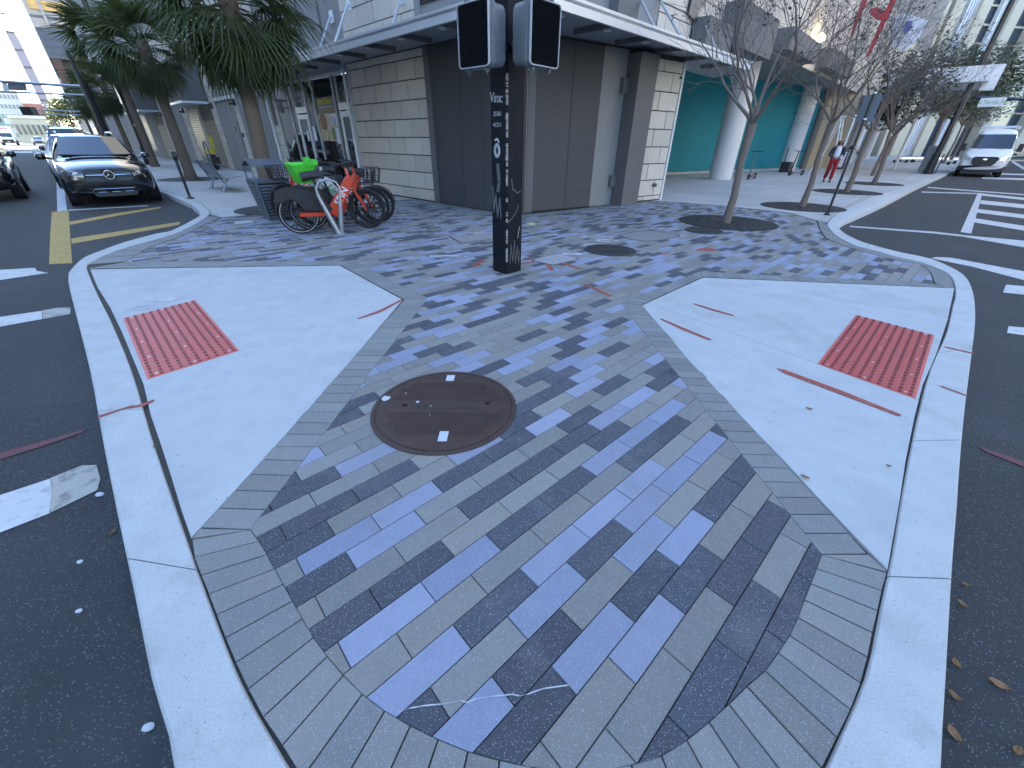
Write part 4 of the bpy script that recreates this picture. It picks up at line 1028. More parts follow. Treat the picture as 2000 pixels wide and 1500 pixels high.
def gantry():
    root=thing('signal_gantry','steel signal mast arms with sign panels spanning the far left street','traffic signal',(0,0,0))
    D=40
    a=P3(-40,156,D);b=P3(128,166,D)
    for (p0,p1,r) in (((-60,155),(168,169.5),.075),((-60,176),(168,186),.05)):
        a=P3(*p0,D);b=P3(*p1,D);mb=MB();mb.tube([a,b],r,8);mb.build('mast_arm',m_gal2,root)
    for x0,x1,m in ((3,14,m_whitem),(14,50,m_gal)):
        p=[P3(x,y,D) for x,y in ((x0,161),(x1,163),(x1+4,178),(x0+3,176))];n=V((.7,-.7,0))*.04
        mb=MB();mb.add(p+[q+n for q in p],[(0,1,2,3),(7,6,5,4),(0,4,5,1),(1,5,6,2),(2,6,7,3),(3,7,4,0)]);fixn(mb);mb.build('sign_panel',m,root)
    b=P3(168,169,D);mb=MB();mb.tube([V((b.x,b.y,ROADZ)),V((b.x,b.y,b.z+.3))],.12,8);mb.build('pole',m_black,root)
gantry()
r2=thing('signal_gantry','second thin signal arm with a dark signal box farther down the left street','traffic signal',(0,0,0))
D=70
for (p0,p1,r) in (((50,213),(160,218),.05),((50,221),(160,225),.04)):
    mb=MB();mb.tube([P3(*p0,D),P3(*p1,D)],r,8);mb.build('mast_arm',m_gal2,r2)
p=P3(57,217,D);mb=MB();mb.box(-.55,.55,-.3,.3,-.35,.35,Matrix.Translation(p));mb.build('signal_box',m_plast,r2)
p=P3(160,218,D);mb=MB();mb.tube([V((p.x,p.y,ROADZ)),p],.1,8);mb.build('pole',m_black,r2)
# ================================================================== TREES
rt=random.Random(21)
def copy_tree(o,parent=None):
    c=o.copy(); col.objects.link(c); c.parent=parent
    for ch in list(o.children):
        copy_tree(ch,c)
    return c
# ---- palms
def frond_mesh(seed,Lp=.95,Lb=1.05,nl=26):
    r=random.Random(seed);mb=MB()
    # petiole along +x, bending down
    pts=[];
    for i in range(5):
        t=i/4;pts.append(V((Lp*t,0,-.10*t*t)))
    mb.tube(pts,[.02,.016,.013,.011,.009],5)
    hub=pts[-1]
    for k in range(nl):
        a=(k/(nl-1)-.5)*rad(205); L=Lb*(1-.30*abs(a)/rad(102))*r.uniform(.9,1.08)
        d=V((math.cos(a),math.sin(a),r.uniform(-.06,.06)-.10)).normalized(); side=V((-d.y,d.x,0)).normalized()
        droop=r.uniform(.45,1.1); w0=.024
        prev=None; n=5
        for i in range(n+1):
            t=i/n; p=hub+d*(L*t)+V((0,0,-droop*L*.55*max(0,t-.38)**1.6*2.2))
            w_=w0*(1.0 if t<.45 else (1-(t-.45)/.55)*.95+.02)*(.45+.9*min(1,t*2.2))
            fold=V((0,0,.35*w_))
            ring=(p-side*w_+fold,p,p+side*w_+fold)
            if prev: mb.add([*prev,*ring],[(0,1,4,3),(1,2,5,4)])
            prev=ring
    return mesh('frond',mb.v,mb.f,[m_palm])
FR_=[frond_mesh(i) for i in range(5)]
def palm(x,y,h,label,n=44,scale=1.0,seed=0,lean=(0,0),asparts=True,tr=.15):
    r=random.Random(seed); root=thing('palm_tree',label,'palm tree',(x,y,0),0,'palms along the left street')
    mb=MB();pts=[];rs=[]
    for i in range(14):
        t=i/13;pts.append(V((lean[0]*t,lean[1]*t,h*t)));rs.append(tr*(1.15-.25*t)*(1+.03*(i%2)+ (.25 if i==0 else 0)))
    mb.tube(pts,rs,14);smoothobj(mb.build('trunk',m_trunkp,root),60)
    top=V((lean[0],lean[1],h))
    allm=MB()
    for k in range(n):
        a=k*2.39996+r.uniform(-.2,.2); e=1.2-2.45*((k+.5)/n)**.95+r.uniform(-.12,.12)
        s=scale*r.uniform(.85,1.1)*(1-.28*max(0,-e))
        Mx=Matrix.Translation(top+V((0,0,.25-.5*k/n)))@Matrix.Rotation(a,4,'Z')@Matrix.Rotation(-e,4,'Y')@Matrix.Rotation(r.uniform(-.5,.5),4,'X')@Matrix.Scale(s,4)
        me=FR_[k%5]
        if asparts:
            o=link('frond',me,root);o.matrix_local=Mx
        else:
            allm.add([Mx@v.co for v in me.vertices],[tuple(p.vertices) for p in me.polygons])
    for k in range(18):
        a=k*2.39996+.5; s=scale*r.uniform(.5,.68); e=-.55-.5*r.random()
        Mx=Matrix.Translation(top+V((0,0,-.05-.6*k/18)))@Matrix.Rotation(a,4,'Z')@Matrix.Rotation(-e,4,'Y')@Matrix.Scale(s,4); me=FR_[k%5]
        if asparts: o=link('frond',me,root);o.matrix_local=Mx
        else: allm.add([Mx@v.co for v in me.vertices],[tuple(p.vertices) for p in me.polygons])
    if not asparts: allm.build('crown',m_palm,root)
    mb=MB();mb.lathe([(tr*.95,-.35),(tr*1.25,.0),(tr*1.0,.25),(.05,.4)],12,top);mb.build('leaf_bases',m_trunkp,root)
    return root
palm(-5.85,10.42,3.72,'nearest palm, its trunk rising behind the slatted litter bin',62,1.0,1,tr=.145,lean=(.18,.12))
palm(-13.3,18.3,4.1,'second palm with a thin trunk behind the metal bench',52,.95,2,tr=.17)
palm(-20.9,26.2,5.3,'third palm standing beside the thick black lamp pole',38,1.15,3,asparts=False,tr=.17)
for i,v in enumerate((44.5,55.5,66,78)):
    p=UV(3.9,v);palm(p.x,p.y,4.3+.15*i,('fourth palm, dark crown above the parked cars on the left','fifth palm in the left row, half hidden by the fourth','sixth palm in the left row, far beyond the black SUV','farthest palm of the left street row')[i],34,1.05,5+i,asparts=False)
grate(V((-5.75,10.3,0)),.85,'black round tree grate under the nearest palm behind the litter bin','black tree grates',.2)
grate(V((-13.25,18.23,0)),1.15,'dark tree grate under the second palm behind the parking meter','black tree grates',.22)
# ---- bare crepe myrtles
def baretree(x,y,zf,h,spread,label,seed,tr=.075,asleafy=.5,lean=(0,0)):
    r=random.Random(seed);root=thing('bare_tree',label,'tree',(x,y,0),0,'leafless trees in the right pavement')
    mt=MB();mtw=MB();ms=MB()
    base=V((0,0,0));fork=V((lean[0],lean[1],zf))
    mt.tube([base,base.lerp(fork,.3)+V((.02,-.015,0)),base.lerp(fork,.65)+V((-.015,.02,0)),fork],[tr*1.2,tr*.95,tr*.9,tr*1.15],10)
    def grow(p,d,L,rad_,lvl):
        n=4 if lvl<3 else 3; pts=[p];q=p.copy();dd=d.copy()
        for i in range(n):
            dd=(dd+V((r.gauss(0,.13),r.gauss(0,.13),r.gauss(0,.08)+.05))).normalized(); q=q+dd*(L/n); pts.append(q.copy())
        rs=[rad_*(1-.45*i/n) for i in range(n+1)]
        (mt if lvl<2 else mtw).tube(pts,rs,7 if lvl<2 else (4 if lvl<4 else 3),cap=False)
        if lvl>=5:
            if r.random()<asleafy:
                for _ in range(r.randint(2,5)):
                    c=q+V((r.gauss(0,.035),r.gauss(0,.035),r.gauss(0,.03)));s=r.uniform(.012,.026);a=V((r.gauss(0,1),r.gauss(0,1),r.gauss(0,1))).normalized();b=a.orthogonal().normalized();ms.face([c-a*s-b*s*.6,c+a*s-b*s*.6,c+a*s+b*s*.6,c-a*s+b*s*.6])
            return
        nb=(3 if lvl<2 else r.choice((2,3,3)) if lvl<3 else r.choice((2,2,3)))
        for k in range(nb):
            t=1.0 if k==0 else r.uniform(.35,.95); i=min(n-1,int(t*n)); st=pts[i].lerp(pts[i+1],t*n-i) if i<n else pts[-1]
            ax=dd.orthogonal().normalized(); ax=Matrix.Rotation(r.uniform(0,6.28),3,dd)@ax
            ang=r.uniform(.12,.35) if k==0 else r.uniform(.35,.75)
            nd=(Matrix.Rotation(ang,3,ax)@dd); nd.z+=.06; nd.normalize()
            grow(st,nd,L*r.uniform(.68,.9),max(.0028,rad_*(.62 if k==0 else .47)),lvl+1)
    nm=5
    for k in range(nm):
        a=2*math.pi*k/nm+r.uniform(-.35,.35);e=r.uniform(.75,1.15) if k else 1.4
        d=V((math.cos(a)*math.cos(e)*spread,math.sin(a)*math.cos(e)*spread,math.sin(e))).normalized()
        grow(fork,d,h*r.uniform(.30,.40),tr*.48,0)
    smoothobj(mt.build('trunk',m_bark,root),70); mtw.build('twigs',m_twig,root); ms.build('seed_clusters',m_seed,root,kind='stuff')
    return root
T=[(4.52,9.04,1.78,2.6,1.5,'nearest leafless tree with a wide twiggy crown, grate by the dark manhole',31,.075),
(7.84,11.78,1.9,2.6,1.35,'second leafless tree, between the nearest one and the slim sign pole',32,.07),
(12.0,15.91,1.85,2.8,1.3,'third leafless tree, just beyond the slim black sign pole',33,.085),
(15.84,19.61,1.8,2.8,1.3,'fourth leafless tree, short forked trunk behind the walking woman',35,.085)]
for x,y,zf,h,sp,l,sd,tr in T: baretree(x,y,zf,h,sp,l,sd,tr,asleafy=.45)
grate(V((4.60,9.15,0)),.98,'large black round grate under the nearest leafless tree','black tree grates',.14)
grate(V((7.84,11.78,0)),1.0,'black tree grate beside the slim sign pole base','black tree grates',.14)
grate(V((12.0,15.91,0)),1.05,'black tree grate under the third leafless tree','black tree grates',.14)
grate(V((15.84,19.61,0)),1.05,'black tree grate under the fourth leafless tree','black tree grates',.14)
# ---- evergreen street trees farther along
def leafy(x,y,h,r_,label,seed,n=5200,lz=None,dens=1,name='evergreen_tree',group='evergreen trees along the right street',ls=.11):
    r=random.Random(seed);root=thing(name,label,'tree',(x,y,0),0,group)
    mb=MB();mb.tube([V((0,0,0)),V((.1,.05,h*.25)),V((0,.1,h*.45)),V((.1,0,h*.75))],[.10,.085,.07,.03],9)
    blobs=[]
    for k in range(15):
        a=r.uniform(0,6.28);rr=r_*math.sqrt(r.random())*.8;z=h*r.uniform(.50,.93);blobs.append((V((rr*math.cos(a),rr*math.sin(a),z)),r_*r.uniform(.22,.42)))
    for c,s in blobs[:9]: mb.tube([V((0,.05,h*.4)),c*.55+V((0,0,h*.2)),c],[.07,.045,.02],5)
    mb.build('trunk',m_bark,root)
    ml=MB()
    for i in range(n):
        c,s=r.choice(blobs);u=V((r.gauss(0,1),r.gauss(0,1),r.gauss(0,.8))).normalized()*(s*r.uniform(.35,1.1)**.7);p=c+u
        a=V((r.gauss(0,1),r.gauss(0,1),r.gauss(0,1))).normalized();b=a.orthogonal().normalized();q=r.uniform(.5,1.1)*ls
        ml.face([p-a*q,p+b*q*.5,p+a*q,p-b*q*.5])
    ml.build('crown',m_leaf,root);return root
for i,(u,v,h,r_,n) in enumerate(((31.8,3.6,5.4,1.9,3500),(43.5,2.4,7.6,3.3,6000),(53.5,2.2,7.8,3.4,5000),(66,2,8,3.6,5000),(78,1.8,8,3.8,4000),(45,-13,9,4.5,5000),(60,-14.5,10,5,5000))):
    p=UV(u,v);leafy(p.x,p.y,h,r_,('evergreen tree beside the entrance canopy, nearest of the leafy ones','leafy evergreen behind the thick black lamp pole','evergreen tree above the white van','evergreen tree beyond the white van roof','farthest evergreen on the left kerb of the right street','sunlit evergreen reaching over the right edge above the van','far evergreen on the right side of the right street')[i],60+i,n,ls=.13)
for i,(u,v) in enumerate(((-13,92),(3,96))):
    p=UV(u,v);leafy(p.x,p.y,6,3,('reddish green tree at the far end of the left street','small street tree at the far left crossing')[i],90+i,2500,group='far trees of the left street',ls=.2)
# shrub on the shop side behind the bikes and planter palm
def planter(x,y,label,s=1):
    root=thing('planter',label,'planter',(x,y,0));mb=MB();mb.lathe([(.30*s,0),(.42*s,.75*s),(.45*s,.8*s),(.38*s,.8*s),(.36*s,.7*s),(.02,.7*s)],20);mb.build('pot',m_stucco if s>.9 else m_grey,root)
    ml=MB();r=random.Random(4)
    for k in range(26):
        a=r.uniform(0,6.28);e=r.uniform(.2,1.3);L=r.uniform(.6,.95)*s;d=V((math.cos(a)*math.cos(e),math.sin(a)*math.cos(e),math.sin(e)));sd=V((-math.sin(a),math.cos(a),0));p0=V((0,0,.72*s))
        prev=None
        for i in range(5):
            t=i/4;p=p0+d*L*t+V((0,0,-.5*s*t*t));w_=.10*s*math.sin(math.pi*min(.98,t*.9+.08));ring=(p-sd*w_,p+sd*w_)
            if prev: ml.add([*prev,*ring],[(0,1,3,2)])
            prev=ring
    ml.build('foliage',m_leaf,root);return root
p=G(1652,318);planter(p.x,p.y,'cream pot with a dark palm plant behind the walking woman',1.35)
p=LS(7.9,.45);planter(p.x,p.y,'dark leafy plant in a pot against the shop glass behind the bicycles',.85)
p=LS(10.6,.45);planter(p.x,p.y,'leafy potted plant by the left shop pane',.7)
# ================================================================== STREET FURNITURE
# ---- the square signal pole with two pedestrian heads
pA=G(964,527);pB=G(990,536);pC=G(1019,528)
pc=(pA+pC)/2; pole=thing('signal_pole','thick square black signal pole with chipped edge and graffiti in the middle of the paving','pole',(pc.x,pc.y,0))
e1=(pA-pB).normalized();side=.265
d1=(pA-pB).to_2d().normalized();d2=(pC-pB).to_2d().normalized()
Mp=frame(pB-V((pc.x,pc.y,0)),V((d2.x,d2.y,0)),V((-d2.y,d2.x,0)))   # x along right face, y roughly along the left face
S_=.268;tp=.985
mb=MB();r_=.012
prof=[(r_,0),(S_-r_,0),(S_,r_),(S_,S_-r_),(S_-r_,S_),(r_,S_),(0,S_-r_),(0,r_)]
mb.prism(prof,0,6.2,Mp);fixn(mb);mb.build('shaft',m_polepaint,pole)
# chipped corner
rr=random.Random(9);mbc=MB()
z=.05
while z<2.05:
    L=rr.choice((.008,.015,.03,.05))*rr.uniform(.6,1.4);w1=rr.uniform(.002,.012)*(1.7 if (1.1<z<2.0) else 1);w2=rr.uniform(.001,.007)
    if rr.random()<(.68 if z>.9 else .5):
        q=[V((w2,-.0008,z)),V((r_,-.0008,z+L*.1)),V((r_+w2*.7,-.0008,z+L*.6)),V((r_,-.0008,z+L))]
        mbc.face([Mp@p for p in q])
        q=[V((-.0008,r_,z)),V((-.0008,r_+w1,z+L*.3)),V((-.0008,r_+w1*.6,z+L*.8)),V((-.0008,r_,z+L))]
        mbc.face([Mp@p for p in q])
        q=[V((r_-.0002,-.0012,z)),V((-.0012,r_-.0002,z)),V((-.0012,r_-.0002,z+L)),V((r_-.0002,-.0012,z+L))]
        mbc.face([Mp@p for p in q])
    z+=L*rr.uniform(.7,1.6)
mbc.build('chips',m_chip,pole,kind='stuff')
# writing on the left face
LFm=frame(Mp@V((-.0015,0,0)),(Mp.to_3x3()@V((0,-1,0))),(0,0,1))   # x to the right along left face, origin at the edge
def LF(x,z): return LFm@V((x,z,0))
text('Vinx:',.13,'graffiti',m_graf,pole,LFm@Matrix.Translation((-.165,1.84,0))@Matrix.Rotation(-.05,4,'Z'),extr=.0006,sx=.75)
text('25261',.058,'lettering',m_graf,pole,LFm@Matrix.Translation((-.15,1.70,0)),extr=.0006,sx=.9)
text('41311',.058,'lettering',m_graf,pole,LFm@Matrix.Translation((-.155,1.60,0)),extr=.0006,sx=.9)
mb=MB();M4=LFm@Matrix.Translation((-.15,1.42,.0004));n=16
for a0 in range(n):
    pass
def strokes(pts,w_,m,name='graffiti',Mx=LFm,dz=.0008):
    mb=MB()
    for a,b in zip(pts,pts[1:]):
        a=V((a[0],a[1],dz));b=V((b[0],b[1],dz));d=b-a
        if d.length<1e-6: continue
        n=V((-d.y,d.x,0)).normalized()*w_/2;e=d.normalized()*w_*.25;mb.face([Mx@(a-n-e),Mx@(b-n+e),Mx@(b+n+e),Mx@(a+n-e)])
    return mb.build(name,m,pole)
strokes([(-.16+.035*math.cos(t*.5),1.36+.055*math.sin(t*.5)) for t in range(13)],.035,m_graf,'sticker')
strokes([(-.19,1.46),(-.15,1.47),(-.13,1.44)],.02,m_graf,'sticker')
strokes([(-.15,1.22),(-.13,1.05),(-.15,.95)],.05,m_grafdark)
strokes([(-.24,1.0),(-.225,.72),(-.19,.92),(-.16,.66),(-.12,.88),(-.10,.66)],.022,m_grafdark)
RFm=frame(Mp@V((0,-.0015,0)),(Mp.to_3x3()@V((1,0,0))),(0,0,1))
strokes([(.07,1.08),(.09,.98),(.17,.93),(.22,.95)],.012,m_grafdark,Mx=RFm);strokes([(.02,.62),(.08,.66),(.15,.72),(.19,.80)],.012,m_grafdark,Mx=RFm)
strokes([(.05,.12),(.07,.36),(.10,.14),(.13,.40),(.15,.10),(.18,.33),(.21,.08),(.22,.27)],.010,m_grafdark,Mx=RFm)
strokes([(.19,.42),(.20,.50),(.215,.55)],.006,m_graf,Mx=RFm)
# pedestrian heads
m_rim=mk('worn_light_rim',(.42,.43,.44),.5,.3,60)
def pedhead(px,face_ang,label_pts,sgn,lens):
    """px: picture position of the housing centre, face_ang: heading of the lens (world, degrees)"""
    D=px[2]; v=ray(px[0],px[1]); c=V((0,0,CAMH))+v*(D/math.hypot(v.x,v.y))
    a=rad(face_ang); n=V((math.cos(a),math.sin(a),0)); x=V((-n.y,n.x,0)); Mx=frame(c-V((pc.x,pc.y,0)),x,(0,0,1))  # local x side, y up, z outward
    def rr_(w_,h_,r0,n_=5):
        P_=[]
        for cx,cy,a0 in ((w_-r0,h_-r0,0),(-w_+r0,h_-r0,90),(-w_+r0,-h_+r0,180),(w_-r0,-h_+r0,270)):
            for i in range(n_+1): t=rad(a0+90*i/n_);P_.append((cx+r0*math.cos(t),cy+r0*math.sin(t)))
        return P_
    W_,H_=.205,.235
    def loft(secs,name,m,par=None):
        mb=MB();n_=len(secs[0][0]);vs_=[]
        for P_,z in secs: vs_+=[Mx@V((p[0],p[1],z)) for p in P_]
        fs=[tuple(range(n_-1,-1,-1)),tuple((len(secs)-1)*n_+i for i in range(n_))]
        for s in range(len(secs)-1):
            for i in range(n_): j=(i+1)%n_;fs.append((s*n_+i,s*n_+j,(s+1)*n_+j,(s+1)*n_+i))
        mb.add(vs_,fs);fixn(mb);return smoothobj(mb.build(name,m,par or pole),35)
    head=loft([(rr_(W_*.86,H_*.86,.05),-.17),(rr_(W_*.95,H_*.95,.05),-.14),(rr_(W_*.96,H_*.96,.05),-.01),(rr_(W_*1.03,H_*1.03,.045),.0),(rr_(W_*1.03,H_*1.03,.045),.025),(rr_(W_*.97,H_*.97,.04),.035),(rr_(W_*.97,H_*.97,.04),.065)],'signal_head',m_gal)
    # door rim and louvre
    secs=[(rr_(W_*1.0,H_*1.0,.035),.0651),(rr_(W_*1.0,H_*1.0,.035),.085),(rr_(W_*.965,H_*.97,.03),.085),(rr_(W_*.965,H_*.97,.03),.072)]
    mb=MB();n_=len(secs[0][0]);vs_=[]
    for P_,z in secs: vs_+=[Mx@V((p[0],p[1],z)) for p in P_]
    mb.add(vs_,[(s*n_+i,s*n_+(i+1)%n_,(s+1)*n_+(i+1)%n_,(s+1)*n_+i) for s in range(3) for i in range(n_)]);mb.build('rim',m_rim,head)
    mb=MB();mb.add([Mx@V((p[0],p[1],.070)) for p in rr_(W_*.97,H_*.972,.03)],[tuple(range(n_))]);mb.build('lens',m_lens,head)
    mbl=MB();k=.0205
    for i in range(-9,10):
        for s in (1,-1):
            for t in range(-26,27):
                pass
    for t in range(-24,25):
        for s in (1,-1):
            # slanted louvre strips
            x0=t*k; pts=[]
            for y in (-H_*.94,H_*.94): pts.append((x0+s*y*.62,y))
            (xa,ya),(xb,yb)=pts
            # clip to width
            def cl(xa,ya,xb,yb):
                w_=W_*.93
                if abs(xb-xa)<1e-9:return None
                ts_=sorted([( -w_-xa)/(xb-xa),(w_-xa)/(xb-xa)]);t0=max(0,ts_[0]);t1=min(1,ts_[1])
                if t1<=t0:return None
                return xa+(xb-xa)*t0,ya+(yb-ya)*t0,xa+(xb-xa)*t1,ya+(yb-ya)*t1
            c_=cl(xa,ya,xb,yb)
            if not c_:continue
            a_=V((c_[0],c_[1],.0705));b_=V((c_[2],c_[3],.0705));
            mbl.add([Mx@a_,Mx@b_,Mx@(b_+V((0,0,.012))),Mx@(a_+V((0,0,.012)))],[(0,1,2,3)])
    mbl.build('louvres',m_plast,head,kind='stuff')
    for (x_,y_) in ((-.12,1),(.12,1),(-.12,-1),(.12,-1)):
        mb=MB();mb.box(x_-.014,x_+.014,min(y_*H_*1.02,y_*H_*1.14),max(y_*H_*1.02,y_*H_*1.14),.0,.05,Mx);mb.tube([Mx@V((x_,y_*H_*1.05,.025)),Mx@V((x_,y_*(H_*1.22),.025))],.008,6);fixn(mb);mb.build('latch',m_gal,head)
    # bracket to the pole
    mb=MB();mb.tube([Mx@V((sgn*.10,-.05,-.12)),V((0,0,(Mx@V((0,-.05,0))).z))],.05,10);mb.build('bracket',m_black,pole)
pedhead((936,72,4.86),228,None,1,0)
pedhead((1053,70,4.86),316,None,-1,0)
# ---- slim posts
def post(name,label,cat,px,top,r0=.03,m=None,group=None,extra=None,base=True):
    g=G(*px);root=thing(name,label,cat,(g.x,g.y,0),0,group)
    t=onv(top[0],top[1],g,V((-g.y,g.x,0)).normalized()) ;z=t.z
    mb=MB();mb.tube([V((0,0,0)),V((0,0,z))],r0,10);smoothobj(mb.build('pole',m or m_black,root))
    if base: mb=MB();mb.lathe([(r0*2.8,0),(r0*2.6,.02),(r0*1.5,.05)],12);mb.build('base',m or m_black,root)
    return root,z,g
root,z,g=post('sign_post','slim black post carrying a blank sign seen from behind, beside the right kerb','sign',(1615,420),(1724,175),.028)
vdir=V((g.x,g.y,0)).normalized();xd=V((-vdir.y,vdir.x,0))
mb=MB();Mx=frame(V((0,0,z-.33))+vdir*.06,xd*-1,(0,0,1));mb.box(-.15,.15,-.23,.25,-.004,.004,Mx);fixn(mb);mb.build('sign_panel',m_slate,root)
for dz in (.06,.52): mb=MB();mb.lathe([(.034,z-dz),(.034,z-dz+.025)],10);mb.build('clamp',m_alum,root)
root,z,g=post('parking_meter','black parking meter post between the black SUV and the bench','parking meter',(372,388),(343,312),.035)
mb=MB();Mx=frame(V((0,0,z+.10)),V((-.69,.72,0)),(0,0,1));mb.lathe([(.10,-.05),(.125,-.04),(.125,.04),(.10,.05)],20,mat=Mx);smoothobj(mb.build('meter_head',m_black,root))
mb=MB();mb.lathe([(.085,.0),(.085,.006)],20,mat=Mx@Matrix.Translation((0,0,-.056)));mb.lathe([(.085,.0),(.085,.006)],20,mat=Mx@Matrix.Translation((0,0,.051)));mb.build('dial',m_slate,root)
root,z,g=post('lamp_pole','thick black lamp pole with dark sign boxes beside the black SUV','lamp pole',(295,322),(222,88),.17)
mb=MB();mb.lathe([(.30,0),(.28,.15),(.22,.9),(.2,.95)],14);mb.build('pole_base',m_black,root)
mb=MB();Mx=frame(V((0,0,z*.63)),V((.72,-.69,0)),(0,0,1));mb.box(-.30,.40,-.55,.75,.12,.2,Mx);fixn(mb);mb.build('sign_box',m_black,root)
mb=MB();Mx2=frame(V((0,0,2.05))+V((.12,-.12,0)),V((.7,.72,0)),(0,0,1));mb.lathe([(.09,.0),(.09,.01)],14,mat=Mx2@Matrix.Translation((0,0,.06)));mb.build('round_sticker',m_whitec,root)
mb=MB();mb.tube([V((0,0,z)),V((0,0,8.5))],.12,10);mb.tube([V((0,0,8.3)),V((-1.6,-1.6,8.8))],.05,8);mb.build('mast',m_black,root)
# the pole top seen against the grey block
v=P3(130,98,38);b=V((v.x,v.y,0));root=thing('lamp_pole','plain black pole top standing against the grey block, above the palms','lamp pole',(b.x,b.y,0))
mb=MB();mb.tube([V((0,0,0)),V((0,0,v.z))],.10,10);mb.lathe([(.14,0),(.12,.8)],10);mb.build('pole',m_black,root)
root,z,g=post('lamp_pole','thick black lamp pole leaning in view left of the white van','lamp pole',(1811,340),(1975,0),.13)
mb=MB();mb.lathe([(.24,0),(.22,.2),(.17,1.1)],14);mb.build('pole_base',m_black,root)
mb=MB();mb.tube([V((0,0,z-.1)),V((0,0,9.5))],.1,10);mb.build('mast',m_black,root)
def armz(px,py): return onv(px,py,V((g.x,g.y,0)),V((.75,-.66,0)))
a=armz(1905,190);b=armz(2060,197);mb=MB();o=V((g.x,g.y,0));mb.tube([a-o,b-o],.07,8);mb.build('mast_arm',m_black,root)
p=armz(1937,200)-o;xx=V((.75,-.66,0)).normalized();Mx=frame(p,xx,(0,0,1));w_=(armz(1962,200)-armz(1912,200)).length/2
mb=MB();mb.box(-w_,w_,-.20,.20,.08,.11,Mx);fixn(mb);sg=mb.build('street_sign',m_whitem,root)
text('N Florida Av',.26,'lettering',m_grnwhite,root,Mx@Matrix.Translation((0,0,.113)),sx=.8)
p=armz(1938,152)-o;mb=MB();mb.box(-.28,.28,-.55,.55,-.1,.15,frame(p,xx,(.05,0,1)));fixn(mb);mb.build('signal_back',m_whitem,root)
root,z,g=post('sign_post','short dark post with scooters behind it left of the van','sign',(1826,338),(1842,300),.03)
# kiosk
g=G(1800,337);root=thing('utility_cabinet','grey upright cabinet panel left of the thick lamp pole','cabinet',(g.x,g.y,0),rad(45));mb=MB();mb.bevbox(-.55,.55,-.2,.2,.0,1.45,.03);mb.build('body',m_slate,root);mb=MB();mb.box(-.5,.5,-.23,-.205,.1,1.35);mb.build('door',m_grey,root)
# banners
bp=thing('banner_frame','red, white and blue hanging banners high above the entrance, behind the twigs','banner',(0,0,0))
def cloth(px,D,m,name):
    pts=[P3(x,y,D) for x,y in px];n=V((.5,-.8,0))*.02
    mb=MB();k=len(pts);mb.add(pts+[p+n for p in pts],[tuple(range(k)),tuple(range(2*k-1,k-1,-1))]+[(i,(i+1)%k,k+(i+1)%k,k+i) for i in range(k)]);fixn(mb);mb.build(name,m,bp)
D=33
cloth([(1698,18),(1712,14),(1735,24),(1727,42),(1712,38),(1700,28)],D,m_red,'banner')
cloth([(1740,-4),(1752,-4),(1700,105),(1690,112)],D,m_red,'banner')
cloth([(1678,-4),(1696,-4),(1668,60),(1660,80),(1664,50)],D,m_blue if False else m_red,'banner')
cloth([(1735,35),(1765,25),(1812,40),(1795,75),(1765,100),(1742,90)],D+2,m_whitec,'banner')
cloth([(1770,42),(1782,40),(1776,60),(1764,66)],D+1.8,m_blue,'banner')
mb=MB();mb.tube([P3(1690,-20,D+.5),P3(1668,110,D+.5)],.05,6);mb.tube([P3(1760,-20,D+.5),P3(1695,110,D+.5)],.05,6);mb.build('frame_pole',m_gal,bp)
# ---- litter bin
g=G(522,428);bin_=thing('litter_bin','slatted slate grey litter bin with curved hood in front of the nearest palm','litter bin',(-5.02,9.02,0),rad(44))
mb=MB();mb.prism([(-.22,-.22),(.22,-.22),(.22,.22),(-.22,.22)],.0,.04);mb.build('bottom',m_slate,bin_)
liner=MB();
def taper(s,z0,z1,k0,k1,d=0): 
    a=.20+(.10)*z0/.75+d;b=.20+.10*z1/.75+d;return [V((-a,-a,z0)),V((a,-a,z0)),V((a,a,z0)),V((-a,a,z0)),V((-b,-b,z1)),V((b,-b,z1)),V((b,b,z1)),V((-b,b,z1))]
bx=[(3,2,1,0),(4,5,6,7),(0,1,5,4),(1,2,6,5),(2,3,7,6),(3,0,4,7)]
liner.add(taper(0,.04,.70,0,0,-.03),bx);liner.build('liner',m_plast,bin_)
for k in range(11):
    z0=.05+k*.058
    for sidek in range(4):
        a=.20+.10*z0/.75;Mx=Matrix.Rotation(sidek*math.pi/2,4,'Z')@Matrix.Translation((0,-a,z0));mb=MB();mb.box(-a+.03,a-.03,-.006,.008,0,.036,Mx);mb.build('slat',m_slate,bin_)
for sx in (-1,1):
    for sy in (-1,1):
        mb=MB();mb.tube([V((sx*.205,sy*.205,0)),V((sx*.295,sy*.295,.72))],.026,4);mb.build('corner_bar',m_slate,bin_)
mb=MB();mb.add(taper(0,.70,.76,0,0,.012),bx);mb.build('top_rim',m_slate,bin_)
for sx in (-1,1):
    for sy in (-1,1): mb=MB();mb.tube([V((sx*.29,sy*.27,.76)),V((sx*.30,sy*.24,.98))],.012,6);mb.build('hood_post',m_slate,bin_)
mb=MB();n=10;ar=[(V((0,-.30+.60*i/n,.98+.10*math.sin(math.pi*i/n)))) for i in range(n+1)]
vs_=[];
for p in ar: vs_+=[V((-.31,p.y,p.z)),V((.31,p.y,p.z)),V((-.31,p.y,p.z+.03)),V((.31,p.y,p.z+.03))]
fs=[]
for i in range(n): a=i*4;b=a+4;fs+=[(a+1,a,b,b+1),(a+2,a+3,b+3,b+2),(a,a+2,b+2,b),(a+3,a+1,b+1,b+3)]
fs+=[(0,1,3,2),(n*4+1,n*4,n*4+2,n*4+3)]
mb.add(vs_,fs);mb.build('hood',m_slate,bin_)
